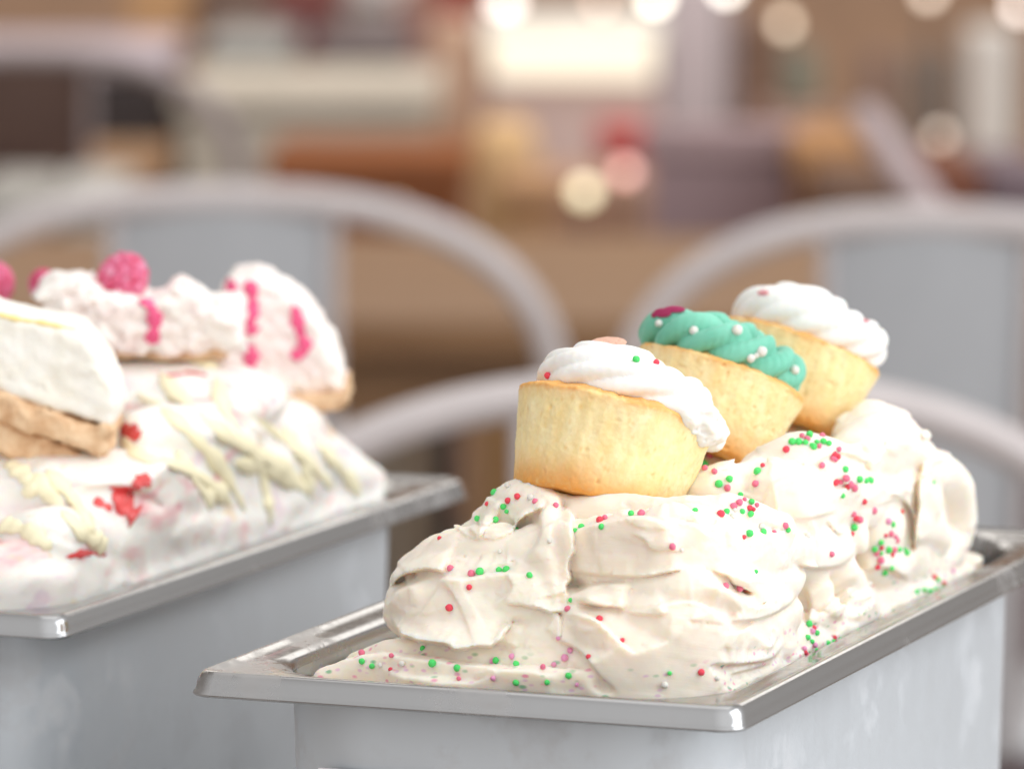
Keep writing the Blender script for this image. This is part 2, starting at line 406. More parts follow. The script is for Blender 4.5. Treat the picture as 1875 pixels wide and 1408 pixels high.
# ------------------------------------------------------------------ materials
def steel(name, rough, metal, col, frost):
    b = MatB(name); b.set(Metallic=metal, Roughness=rough)
    co = b.coord('Object'); n1 = b.noise(co, 28, 6, 0.62); n2 = b.noise(co, 9, 3); n3 = b.noise(b.coord('Object', (300, 300, 14)), 1.0, 3)
    n4 = b.noise(co, 160, 4, 0.6)
    patch = b.math('MULTIPLY', b.ramp(n1, [(0.50, (0, 0, 0)), (0.57, (1, 1, 1))]), b.ramp(n2, [(0.44, (0, 0, 0)), (0.54, (1, 1, 1))]))
    patch = b.math('MULTIPLY', patch, b.ramp(n4, [(0.30, (0.25, 0.25, 0.25)), (0.62, (1, 1, 1))]))
    base = b.mix(b.math('MULTIPLY', n2, 0.5), tuple(c*0.86 for c in col)+(1,), tuple(col)+(1,))
    base = b.mix(b.math('MULTIPLY', patch, frost), base, srgb(196, 190, 188))
    b.to(base, 'Base Color')
    r = b.math('ADD', b.math('MULTIPLY', n3, 0.16), b.math('MULTIPLY', n4, 0.10)); r = b.math('ADD', r, rough-0.10)
    r = b.math('ADD', r, b.math('MULTIPLY', patch, 0.3)); b.to(r, 'Roughness')
    b.to(b.math('SUBTRACT', metal, b.math('MULTIPLY', patch, frost*0.8)), 'Metallic')
    b.bump(n4, 0.05, 0.0006)
    return b.m
M_rim = steel('polished_steel', 0.15, 1.0, (0.43, 0.435, 0.445), 0.22)
M_body = steel('frosted_steel', 0.48, 0.45, (0.66, 0.70, 0.745), 0.24)

def cream(name, c_lo, c_hi, sss=1.0, radius=(0.006, 0.0035, 0.002), speck=None, flow=True, rough=0.55, bump=0.35, stain=False, spec=0.3):
    b = MatB(name); b.set(Roughness=rough)
    b.p.inputs['Subsurface Weight'].default_value = sss; b.p.inputs['Subsurface Radius'].default_value = radius
    b.p.inputs['Subsurface Scale'].default_value = 1.0; b.p.inputs['Specular IOR Level'].default_value = spec
    co = b.coord('Object')
    n = b.noise(co, 45, 4)
    col = b.ramp(n, [(0.3, c_lo), (0.7, c_hi)])
    if stain:
        sep = b.new('ShaderNodeSeparateXYZ'); b.l.new(co, sep.inputs[0])
        low = b.new('ShaderNodeMapRange'); low.inputs[1].default_value = 0.0085; low.inputs[2].default_value = 0.0045
        b.l.new(sep.outputs[2], low.inputs[0])
        for sca, cc, off in ((230, srgb(236, 140, 178), 0.0), (210, srgb(96, 178, 130), 3.1), (260, srgb(230, 190, 214), 7.7)):
            mp = b.new('ShaderNodeMapping'); mp.inputs['Location'].default_value = (off, off, off); mp.inputs['Scale'].default_value = (1, 1, 2.0)
            b.l.new(co, mp.inputs[0])
            v = b.new('ShaderNodeTexVoronoi'); v.inputs['Scale'].default_value = sca; b.l.new(mp.outputs[0], v.inputs['Vector'])
            m = b.ramp(v.outputs['Distance'], [(0.16, (1, 1, 1)), (0.34, (0, 0, 0))])
            wn = b.new('ShaderNodeTexWhiteNoise'); b.l.new(v.outputs['Position'], wn.inputs[0])
            pick = b.math('GREATER_THAN', wn.outputs['Value'], 0.72)
            m = b.math('MULTIPLY', b.math('MULTIPLY', m, pick), low.outputs[0]); m = b.math('MULTIPLY', m, 0.75)
            col = b.mix(m, col, cc)
    b.to(col, 'Base Color')
    if flow:
        a = b.new('ShaderNodeAttribute', attribute_name='flow'); mp = b.new('ShaderNodeMapping'); mp.inputs['Scale'].default_value = (0.55, 0.045, 1)
        b.l.new(a.outputs['Vector'], mp.inputs[0]); f1 = b.noise(mp.outputs[0], 1.0, 6, 0.65)
        p = b.bump(f1, bump, 0.0012)
        f2 = b.noise(co, 900, 3, 0.6); p = b.bump(f2, 0.10, 0.0004, p)
        vo = b.new('ShaderNodeTexVoronoi'); vo.inputs['Scale'].default_value = 330; b.l.new(co, vo.inputs['Vector'])
        wn = b.new('ShaderNodeTexWhiteNoise'); b.l.new(vo.outputs['Position'], wn.inputs[0])
        pit = b.math('MULTIPLY', b.ramp(vo.outputs['Distance'], [(0.10, (0, 0, 0)), (0.22, (1, 1, 1))]), 1.0)
        pit = b.math('MAXIMUM', pit, b.math('LESS_THAN', wn.outputs['Value'], 0.86)); b.bump(pit, 0.25, 0.0004, p)
    else:
        b.bump(b.noise(co, 500, 4, 0.65), bump, 0.0005)
    return b.m
M_gel = cream('vanilla_gelato', srgb(243, 231, 216), srgb(248, 239, 226), stain=True, radius=(0.0040, 0.0026, 0.0016), rough=0.68, spec=0.25, bump=0.14)
M_white = cream('white_buttercream', srgb(238, 238, 235), srgb(243, 243, 241), radius=(0.0012, 0.0010, 0.0008), flow=False, rough=0.5, bump=0.25)
M_green = cream('mint_buttercream', srgb(114, 190, 166), srgb(138, 208, 186), radius=(0.0006, 0.0010, 0.0009), flow=False, rough=0.5, bump=0.3)

# ------------------------------------------------------------------ pans
def rrect(hx, hy, r, z, seg=8):
    out = []
    for cx, cy, a0 in ((hx-r, hy-r, 0), (-hx+r, hy-r, 90), (-hx+r, -hy+r, 180), (hx-r, -hy+r, 270)):
        for k in range(seg+1):
            a = R(a0+90*k/seg); out.append((cx+r*math.cos(a), cy+r*math.sin(a), z))
    return out
def loft(name, loops, mat, parent, cap_last=False, sub=0):
    vs, fs = [], []; n = len(loops[0])
    for L in loops: vs += L
    for i in range(len(loops)-1):
        for k in range(n): fs.append((i*n+k, i*n+(k+1) % n, (i+1)*n+(k+1) % n, (i+1)*n+k))
    if cap_last: fs.append(tuple((len(loops)-1)*n+k for k in range(n)))
    o = mesh_obj(name, vs, fs, mat, parent)
    return o
PW, PD, DEEP = 0.176, 0.36, 0.165
def make_pan(idx):
    PDi = 0.385 if idx == 1 else PD; c = l2w((0, PDi/2, 0), idx); e = empty('gelato_pan', (c.x, c.y, RIM-DEEP), (0, 0, YAW))
    hx, hy = PW/2, PDi/2
    def L(inset, z, r): return rrect(hx-inset/1000, hy-inset/1000, r/1000, DEEP+z/1000, 10)
    rim = [L(2.4, -3.4, 5), L(1.6, -6.6, 6), L(0.6, -7.5, 7), L(-0.5, -7.5, 7.5), L(-1.0, -7.0, 7.5), L(-0.9, -6.4, 7.5), L(-0.5, -5.9, 7.5), L(-0.2, -5.0, 7.5), L(0.0, -3.6, 7.5), L(0.4, -2.2, 7.5), L(1.0, -1.0, 7), L(1.9, -0.2, 6.5), L(2.8, 0.1, 6.5), L(3.7, -0.1, 7), L(4.6, -0.7, 8),
           L(8, -1.1, 14), L(11.5, -1.3, 24), L(13.6, -1.9, 32), L(14.8, -3.4, 36), L(15.2, -6, 37)]
    loft('rim', rim, M_rim, e)
    loft('under_rim', [L(2.3, -3.1, 5), L(12, -3.6, 26), L(14.6, -5.0, 36), L(15.0, -8, 37)], M_rim, e)
    loft('inner_wall', [L(15.25, -5.5, 37), L(17.2, -30, 36), L(20.5, -100, 35), L(23, -158, 34)], M_rim, e, True)
    loft('outer_wall', [L(15.1, -7.5, 37), L(15.6, -30, 37), L(19, -162, 34), L(24, -165, 30)], M_body, e, True)
    return e
pan1 = tag(make_pan(1), 'stainless steel pan in front holding the cream ice cream with cupcakes', 'pan', 'steel ice cream pans')
pan2 = tag(make_pan(2), 'stainless steel pan at the left holding the cheesecake swirl ice cream', 'pan', 'steel ice cream pans')
M_paper = plain('paper_label', srgb(232, 230, 236), 0.6, var=0.03)
def label_on(pan, x, z, wd, ht):
    o = bevel_box('label', (wd, 0.0012, ht), M_paper, pan, (x, -PD/2+0.0174, DEEP+z), 0.0004); return o

# counter under the pans and the floor of the cafe
M_counter = plain('counter_laminate', srgb(205, 205, 205), 0.4, var=0.06, scale=60)
ctr = l2w((0.55, 0.24, 0)); ct = bevel_box('counter', (3.2, 0.66, 0.05), M_counter, None, (ctr.x, ctr.y, RIM-DEEP-0.0255), 0.006, (0, 0, YAW)); struct(ct)
cb = bevel_box('counter_base', (3.1, 0.58, RIM-DEEP-0.051-0.002), M_counter, None, (ctr.x, ctr.y, (RIM-DEEP-0.051)/2+0.001), 0.01, (0, 0, YAW)); struct(cb)
fb = MatB('floor_tiles'); co = fb.coord('Object'); br = fb.new('ShaderNodeTexBrick'); fb.l.new(co, br.inputs['Vector'])
br.inputs['Scale'].default_value = 2.2; br.inputs['Color1'].default_value = srgb(150, 138, 128); br.inputs['Color2'].default_value = srgb(164, 150, 138); br.inputs['Mortar'].default_value = srgb(96, 86, 80)
br.inputs['Mortar Size'].default_value = 0.01
fb.to(fb.mix(fb.math('MULTIPLY', fb.noise(co, 3, 5), 0.5), br.outputs['Color'], srgb(140, 126, 116)), 'Base Color'); fb.set(Roughness=0.45)
fl = mesh_obj('floor', [(-15, -4, 0), (15, -4, 0), (15, 40, 0), (-15, 40, 0)], [(0, 1, 2, 3)], fb.m, None, False); struct(fl)
# ------------------------------------------------------------------ front gelato, worked with a spatula
CAMN = np.array([0.34, -0.90, 0.25])          # roughly towards the viewer, in pan coordinates
def mm(px, py, v, pan=1): return loc(px, py, v, pan)*1000
def inside(px, py, v, w_, lim=70.0, pan=1):   # keep a stroke of half width w_ inside the right wall of the pan
    p = mm(px, py, v, pan)
    while p[0] + 0.88*w_ > lim + max(0, p[2])*0.12 and v < 0.33:
        v += 0.003; p = mm(px, py, v, pan)
    return p
# the three cupcakes: image position of the rim centre, rim radius px, lean in the picture, lean away, depth in the pan
def cup_frame(cx, cy, rpx, lean, away, v, hmm):
    c = l2w(tuple(loc(cx, cy, v))); A = (math.cos(away)*(math.sin(lean)*RT + math.cos(lean)*UP) + math.sin(away)*FWD).normalized()
    dep = (c-CAM).dot(FWD); rad = rpx/FPX*dep
    b = c - A*(hmm/1000); X = (RT - A*A.dot(RT)).normalized(); Y = A.cross(X)
    M = Matrix((X, Y, A)).transposed().to_4x4(); M.translation = b
    return b, M, rad
CUPS = [cup_frame(1129, 752, 184, R(14.5), R(8), .100, 31.0), cup_frame(1322, 684, 158, R(19.5), R(8), .187, 28.0), cup_frame(1468, 634, 150, R(20), R(7), .258, 27.5)]
SEATS = [(w2l(b), 0, r) for (b, M, rad), r in zip(CUPS, (21, 19, 18))]
def front_gelato(vox):
    vs_ = [13.0]                                             # fine steps in front, coarser towards the back
    while vs_[-1] < 352: vs_.append(vs_[-1]+vox*(1 if vs_[-1] < 118 else min(3.0, 1+(vs_[-1]-118)/18)))
    S = Sculpt((-76, 13, -13), (84, 352, 68), vox, [np.arange(-76, 84, vox), np.array(vs_), np.arange(-13, 68, vox)])
    S.box((-71, 17, -30), (71, 343, -9.0), amp=1.8, sc=16)
    S.box((-43, 16.8, -30), (70.5, 343.5, -2.0), k=6, amp=1.4, sc=12, seed=5)
    S.ball((6, 102, 0), (40, 48, 38), rot=-0.1); S.ball((12, 98, 8), (42, 40, 32))
    S.ball((-4, 66, -2), (34, 40, 24)); S.ball((22, 64, -2), (40, 40, 34)); S.ball((-4, 86, 6), (28, 34, 27))
    for b_, t_, r_ in SEATS: S.ball((b_[0]*1000, b_[1]*1000+3, b_[2]*1000-17), (r_+6, r_+8, 20), k=6); S.ball((b_[0]*1000-6, b_[1]*1000+4, b_[2]*1000-34), (r_+14, r_+12, 26), k=8)
    S.ball((20, 150, 0), (42, 50, 38)); S.ball((26, 215, 0), (38, 60, 34)); S.ball((30, 275, 0), (34, 46, 32)); S.ball((48, 268, 8), (20, 30, 30)); S.ball((46, 230, 4), (22, 30, 24))
    N0 = CAMN; NU = np.array([0.2, -0.6, 0.75]); NR = np.array([0.75, -0.6, 0.3]); NL = np.array([-0.4, -0.85, 0.3])
    def st(P, W, H, N=N0, **k):
        kw = dict(streak=0.10, rag=0.05, drape=0.3, k=2.0, wav=0.6); kw.update(k)
        Wl = np.interp(np.linspace(0, 1, len(P)), np.linspace(0, 1, len(W)), W) if hasattr(W, '__len__') else [W]*len(P)
        hm = max(H) if hasattr(H, '__len__') else H
        P = [(p[0], p[1], max(p[2], 0.0166+0.00085*hm)) for p in P]
        S.stroke([inside(*p, w_) for p, w_ in zip(P, Wl)], W, H, N, **kw)
    # --- fill along the front rim
    st([(590, 1238, .036), (690, 1222, .036), (820, 1232, .027), (960, 1243, .022), (1080, 1254, .019)], [4, 7, 6, 5, 4], [2.5, 4.5, 5, 5, 4], NU, wav=1.2)
    st([(655, 1212, .058), (715, 1196, .052), (800, 1206, .04), (900, 1218, .034), (1010, 1224, .03)], [5, 8, 7, 6, 5], [2.5, 4.5, 5, 5, 5], NU, wav=1.2)
    # --- lobe at the right: three broad layers
    st([(1100, 1225, .026), (1220, 1228, .022), (1330, 1215, .024), (1420, 1180, .036), (1465, 1150, .05)], [7, 9, 9, 8, 6], [6, 7, 7, 7, 6], N0)
    st([(1030, 1130, .046), (1140, 1150, .038), (1260, 1155, .034), (1370, 1150, .037), (1435, 1120, .05)], [12, 13, 13, 12, 7], [8, 9, 9, 9, 7], N0)
    st([(1180, 1085, .043), (1280, 1085, .04), (1370, 1080, .045), (1440, 1062, .058)], [7, 8, 9, 7], [7, 8, 8, 7], N0)
    st([(1020, 1020, .058), (1130, 1020, .050), (1250, 1010, .049), (1360, 1000, .056), (1435, 1000, .07)], [13, 15, 15, 13, 9], [8, 9, 9, 9, 8], N0)
    st([(1010, 950, .074), (1110, 945, .070), (1220, 950, .068), (1330, 950, .074), (1420, 975, .082)], [8, 9, 8, 9, 7], [7, 7, 7, 8, 7], NU)
    st([(1290, 945, .085), (1340, 935, .085), (1380, 945, .09)], [5, 6, 5], [5, 6, 4], NU)
    # ribbons sweeping down to the rim
    st([(1036, 1112, .041), (1100, 1150, .032), (1170, 1200, .025), (1250, 1240, .019), (1330, 1250, .018)], [6, 9, 9, 7, 4], [6, 7, 6, 5, 3], N0, k=1.2)
    # --- lobe at the left
    st([(765, 1165, .056), (815, 1178, .046), (880, 1182, .041), (950, 1175, .041)], [7, 8, 8, 7], [6, 7, 7, 6], N0)
    st([(752, 1108, .075), (795, 1105, .056), (850, 1105, .048), (930, 1100, .045), (1000, 1090, .047)], [13, 15, 15, 14, 10], [8, 9, 9, 8, 7], NL)
    st([(775, 1055, .085), (825, 1040, .069), (890, 1022, .06), (960, 1000, .057)], [10, 12, 12, 10], [7, 8, 8, 7], NL)
    st([(885, 985, .09), (925, 960, .08), (965, 945, .073), (1000, 945, .068)], [9, 13, 13, 8], [7, 8, 8, 7], NL)
    st([(930, 925, .095), (960, 912, .09), (1000, 908, .086), (1050, 920, .085)], [5, 6, 7, 6], 5, NU)
    st([(985, 905, .082), (1012, 950, .066), (1018, 1010, .055), (1010, 1070, .048), (985, 1120, .045)], [5, 7, 7.5, 7.5, 6], [6, 7, 7, 7, 6], N0, k=1.5, wav=.8, rag=.1, ragside=1)
    # --- middle and back lobes along the right wall
    st([(1450, 1185, .06), (1500, 1165, .075), (1580, 1125, .1), (1680, 1080, .15), (1750, 1058, .2)], [6, 7, 7, 6, 6], 6, NR)
    st([(1480, 1040, .105), (1480, 1090, .095), (1472, 1140, .082), (1465, 1172, .07)], [9, 10, 10, 7], [7, 8, 8, 6], NR)
    st([(1530, 1040, .12), (1550, 1085, .11), (1555, 1120, .1)], [8, 10, 7], [7, 8, 6], NR)
    st([(1590, 1020, .14), (1615, 1060, .135), (1630, 1100, .125)], [8, 10, 7], [6, 8, 6], NR)
    st([(1385, 980, .108), (1450, 995, .10), (1510, 990, .104), (1545, 970, .12)], [10, 12, 12, 9], [8, 9, 9, 7], N0)
    st([(1380, 925, .12), (1430, 915, .112), (1490, 905, .118), (1545, 915, .13)], [11, 14, 14, 10], [8, 9, 9, 7], N0)
    st([(1400, 865, .145), (1440, 845, .142), (1490, 840, .148), (1540, 860, .158)], [9, 11, 11, 9], [8, 8, 8, 7], NU)
    st([(1250, 910, .11), (1310, 895, .108), (1370, 885, .122), (1400, 860, .145)], [8, 9, 9, 8], [7, 7, 7, 6], NU)
    st([(1570, 835, .19), (1610, 812, .198), (1650, 812, .21), (1680, 845, .22)], [9, 11, 10, 8], [8, 8, 8, 7], N0)
    st([(1560, 905, .165), (1600, 890, .17), (1645, 890, .185), (1680, 910, .2)], [10, 12, 11, 8], [8, 9, 8, 7], N0)
    st([(1590, 965, .155), (1630, 955, .165), (1670, 965, .185), (1700, 990, .2)], [10, 12, 11, 8], [8, 9, 8, 7], NR)
    st([(1610, 1030, .145), (1650, 1030, .155), (1690, 1040, .175)], [10, 11, 9], [8, 9, 7], NR)
    st([(1560, 800, .235), (1600, 778, .24), (1630, 785, .25), (1655, 810, .255)], [8, 9, 8, 7], [7, 7, 7, 6], N0)
    st([(1695, 865, .255), (1722, 862, .262), (1740, 895, .268), (1742, 945, .265), (1730, 1000, .258), (1700, 1045, .245)], [6, 7, 8, 9, 9, 7], [7, 7, 8, 9, 8, 7], NR)
    st([(1690, 1072, .18), (1730, 1062, .2), (1765, 1052, .225)], [6, 7, 6], [5, 6, 5], NU, wav=1)

    # --- sheets with crisp edges and scooped hollows, laid on the mound
    cR = lambda pts: [(1000+x/3.906, 920+y/3.906) for x, y in pts]
    cL = lambda pts: [(680+x/4.6875, 880+y/4.6875) for x, y in pts]
    cB = lambda pts: [(1330+x/2.933, 740+y/2.933) for x, y in pts]
    FR = [  # pts, height mm, fade mm, side, ragged
        (cR([(100, 0), (185, 90), (190, 270), (200, 340), (165, 420), (160, 480), (175, 540), (140, 600), (150, 660), (145, 790)]), 4.0, 9, 1, .25),
        (cR([(190, 215), (300, 165), (450, 130), (620, 95), (780, 120), (900, 180), (1000, 240)]), 3.2, 9, 1, .05),
        (cR([(165, 485), (300, 508), (500, 522), (700, 525), (900, 490), (1020, 460)]), 1.8, 8, -1, .0),
        (cR([(140, 655), (230, 640), (310, 600), (450, 578), (650, 590)]), 1.5, 5, 1, .05),
        (cR([(200, 700), (350, 732), (480, 742), (580, 762)]), 2.8, 7, -1, .15),
        (cR([(545, 768), (650, 792), (800, 800), (880, 780)]), 1.6, 5, -1, .10),
        (cR([(700, 770), (850, 720), (1000, 700), (1150, 740), (1280, 830)]), 1.2, 6, 1, .0),
        (cR([(1100, 580), (1210, 592), (1300, 622), (1400, 682), (1480, 732), (1550, 740), (1610, 680)]), 3.0, 6, 1, .0),
        (cR([(1140, 465), (1250, 505), (1310, 530), (1350, 590), (1430, 620), (1480, 640)]), 2.4, 7, -1, .05),
        (cR([(1300, 858), (1450, 842), (1580, 815), (1720, 745), (1800, 650)]), 3.2, 9, -1, .0),
        (cR([(1000, 838), (1150, 852), (1300, 868)]), 1.3, 4, -1, .1),
        (cR([(820, 1035), (950, 1050), (1060, 1040)]), .9, 4, -1, .0),
        (cR([(1240, 960), (1320, 930), (1400, 900), (1520, 830)]), 1.6, 6, 1, .2),
        (cR([(100, 780), (250, 790), (380, 850), (520, 980), (640, 1090), (750, 1170), (900, 1230), (1080, 1290)]), 2.6, 9, 1, .0),
        (cR([(30, 950), (150, 1010), (250, 1070), (310, 1150), (400, 1250), (490, 1330)]), 2.5, 9, -1, .0),
        (cR([(640, 1110), (850, 1195), (1000, 1172), (1200, 1157), (1400, 1155), (1600, 1120), (1680, 1040), (1700, 960)]), 1.8, 8, -1, .0),
        (cR([(1300, 1232), (1450, 1195), (1640, 1140)]), 1.2, 4, -1, .0),
        (cR([(1570, 1090), (1640, 1000), (1660, 920), (1600, 840)]), 1.6, 5, -1, .0),
        (cR([(780, 90), (900, 120), (1060, 155), (1180, 225), (1240, 200)]), 1.8, 4, 1, .15),
        (cR([(1060, 60), (1110, 130), (1190, 160), (1240, 110)]), 1.6, 4, 1, .15),
        (cR([(580, 215), (700, 265), (745, 330), (880, 335), (980, 360)]), 1.8, 5, -1, .10),
        (cR([(1230, 210), (1400, 190), (1560, 225), (1740, 200)]), 2.0, 8, 1, .15),
        (cR([(0, 790), (90, 800), (100, 940), (60, 990)]), 1.8, 4, 1, .1),
        (cL([(1540, 180), (1450, 290), (1455, 440), (1400, 560), (1290, 670)]), 2.8, 7, -1, .03),
        (cL([(1240, 390), (1300, 310), (1400, 270), (1520, 210)]), 1.8, 5, -1, .2),
        (cL([(900, 480), (950, 340), (1000, 250), (1120, 140)]), 1.6, 6, 1, .15),
        (cL([(820, 400), (920, 475), (980, 400)]), 2.0, 4, -1, .2),
        (cL([(150, 930), (260, 815), (450, 760), (560, 770), (640, 800)]), 2.6, 8, -1, .10),
        (cL([(560, 930), (620, 840), (850, 832), (1000, 800), (1150, 788), (1300, 802), (1420, 750)]), 2.8, 10, 1, .06),
        (cL([(1130, 800), (1210, 880), (1180, 970), (1030, 1070)]), 1.8, 6, -1, .0),
        (cL([(110, 1110), (180, 1000), (250, 930), (500, 835)]), 1.8, 9, 1, .05),
        (cL([(1080, 1030), (1250, 1060), (1400, 1085), (1560, 1130), (1680, 1120)]), 3.0, 6, -1, .25),
        (cL([(1050, 1400), (1080, 1320), (1180, 1230), (1330, 1240)]), 1.8, 5, 1, .05),
        ([(712, 1120), (722, 1140), (735, 1160), (765, 1172), (810, 1178), (835, 1188), (870, 1184), (905, 1180), (930, 1150), (945, 1130)], 4.5, 9, -1, .25),
        ([(600, 1215), (690, 1195), (760, 1205), (850, 1215), (940, 1225), (1020, 1215)], 1.5, 6, 1, .3),
        ([(860, 1235), (900, 1222), (960, 1228), (1030, 1240)], 1.3, 4, 1, .3),
    ]
    FH = [(cR([(215, 590)])[0], 28, 12, 3.0, 0.1), (cR([(1390, 612)])[0], 26, 10, 5.5, 0.55), (cL([(1240, 440)])[0], 42, 36, 2.4, 0.3), (cL([(370, 838)])[0], 26, 8, 1.2, -0.35),
          (cL([(960, 930)])[0], 50, 22, 1.6, -0.2), (cL([(1200, 1230)])[0], 40, 12, 2.5, -0.3), (cR([(300, 740)])[0], 30, 7, 2.5, 0.1), (cR([(120, 40)])[0], 9, 16, 3.0, 0.2),
          (cR([(980, 150)])[0], 26, 14, 2.0, 0.2), (cR([(1560, 170)])[0], 30, 10, 2.2, 0.2), (cR([(1720, 1130)])[0], 14, 10, 2.0, 0)]
    BK = [
        (cB([(180, 560), (240, 440), (330, 390), (450, 370)]), 2.6, 12, 1, .0), (cB([(330, 622), (480, 607), (600, 570)]), 2.2, 8, -1, .0),
        (cB([(340, 850), (480, 882), (600, 872), (670, 820), (690, 740)]), 4.2, 12, -1, .0), (cB([(530, 610), (600, 690), (650, 700)]), 1.6, 5, -1, .0),
        (cB([(420, 980), (450, 1080), (425, 1180)]), 2.4, 8, -1, .1), (cB([(470, 1140), (580, 1045), (700, 970)]), 2.0, 8, 1, .0),
        (cB([(550, 1150), (640, 1060), (740, 990)]), 1.8, 8, 1, .0), (cB([(780, 980), (815, 1080), (815, 1180)]), 4.0, 9, 1, .0),
        (cB([(830, 260), (870, 205), (960, 185), (1010, 230)]), 2.4, 7, 1, .0), (cB([(860, 480), (960, 520), (1010, 640), (1000, 760)]), 2.4, 9, -1, .0),
        (cB([(1070, 290), (1035, 420), (1030, 600), (1000, 860)]), 3.6, 9, -1, .0), (cB([(640, 210), (760, 190), (780, 260)]), 2.0, 7, 1, .0),
        (cB([(720, 900), (860, 880), (1000, 960)]), 2.4, 8, -1, .0), (cB([(880, 480), (820, 380), (850, 300)]), 2, 8, -1, 0)]
    F = S.F; idx = np.nonzero(np.abs(F) < 5.5)
    x, y, z = [S.ax[i][idx[i]] for i in range(3)]
    px, py = projpx((x, y, z)); px = px.astype(np.float32); py = py.astype(np.float32)
    wf = np.clip((112-0.25*np.maximum(px-1300, 0)*0-y)/12, 0, 1).astype(np.float32)
    rel = wf*relief_map(540, 1520, 850, 1300, [(p_, h_*1.35, L_, s_, r_) for p_, h_, L_, s_, r_ in FR], FH, 0, 3.8, saw=lambda X, Y: layers(X, Y, 0.12, 62, 70, 21, 1.5)*np.clip((1190-Y)/40, 0, 1)+layers(X, Y, -0.75, 85, 60, 57, 1.1, 0.0))(px, py) + (1-wf)*relief_map(1200, 1860, 700, 1260, BK, [], 300, 7.0, saw=lambda X, Y: layers(X, Y, 0.45, 88, 90, 91, 2.6, -0.4)+layers(X, Y, -0.9, 110, 70, 95, 1.6, -0.1))(px, py)
    if vox < 0.8:      # torn, crumbly patches and small air pockets
        msk = np.clip((noise3(x/13, y/13, z/10, 41)-0.12)*3.0, 0, 1)*wf
        rel = rel + msk*(0.45*noise3(x/2.3, y/2.3, z/1.9, 42)-0.45*np.abs(noise3(x/1.3, y/1.3, z/1.2, 43))+0.15)
        rel = rel - 2.4*np.clip(noise3(x/2.1, y/2.1, z/2.1, 44)-0.74, 0, 1)*wf
    F[idx] -= rel
    # --- curls, drips and ragged tips
    for P, W, H in (
        ([(870, 1052, .050), (840, 1050, .051), (815, 1062, .051), (806, 1082, .051)], [1.6, 1.8, 1.6, 1.0], 1.6),
        ([(795, 1058, .055), (770, 1060, .058)], [1.5, 1.0], 1.5),
        ([(1015, 1115, .040), (990, 1125, .038), (978, 1150, .037), (984, 1172, .036)], [3, 3.2, 2.2, 1.0], 2.5),
        ([(1000, 1128, .039), (1004, 1150, .037), (1012, 1160, .036)], [2, 1.6, .8], 2),
        ([(960, 1140, .039), (952, 1155, .038)], [2, 1.2], 2),
        ([(1020, 1180, .034), (1035, 1195, .03), (1070, 1215, .026), (1085, 1245, .02)], [2, 2.5, 3, 2], 2.6),
        ([(870, 1215, .034), (895, 1212, .033), (910, 1200, .036)], [2, 2.5, 1.5], 2),
        ([(775, 1186, .046), (785, 1196, .043), (800, 1197, .042)], [1.5, 1.8, 1], 1.5),
        ([(830, 1195, .042), (836, 1206, .04)], [1.4, .8], 1.4),
        ([(862, 975, .076), (872, 985, .072), (890, 978, .071)], [1.6, 2, 1.2], 1.6),
        ([(1155, 990, .049), (1185, 1000, .048), (1195, 1005, .049)], [1.5, 2.4, 1.2], 2),
        ([(1310, 945, .07), (1330, 930, .075), (1360, 935, .08)], [2, 3, 2], 2.5)):
        st(P, W, H, N0, rag=.12, streak=.1, wav=0, k=1.0)
    F = S.F; gx, gy, gz = S.ax
    zz = np.maximum(gz, 0)[None, None, :]*0.14
    qx = np.maximum(np.abs(gx)-72+37, 0)[:, None]; qy = np.maximum(np.abs(gy-180)-163.6+37, 0)[None, :]      # stay inside the rounded walls of the pan
    F[:] = np.maximum(F, (np.sqrt(qx*qx+qy*qy)-37)[:, :, None]-zz)
    F[:] = np.maximum(F, (-12-gz)[None, None, :])
    return S.mesh('vanilla_gelato', M_gel, amp=0.3, sc=6.0, flow=True, smooth=1)
gel1 = front_gelato(0.62); gel1.location = l2w((0, 0, 0)); gel1.rotation_euler = (0, 0, YAW)
tag(gel1, 'mound of cream coloured ice cream folded in waves under the cupcakes', 'ice cream')
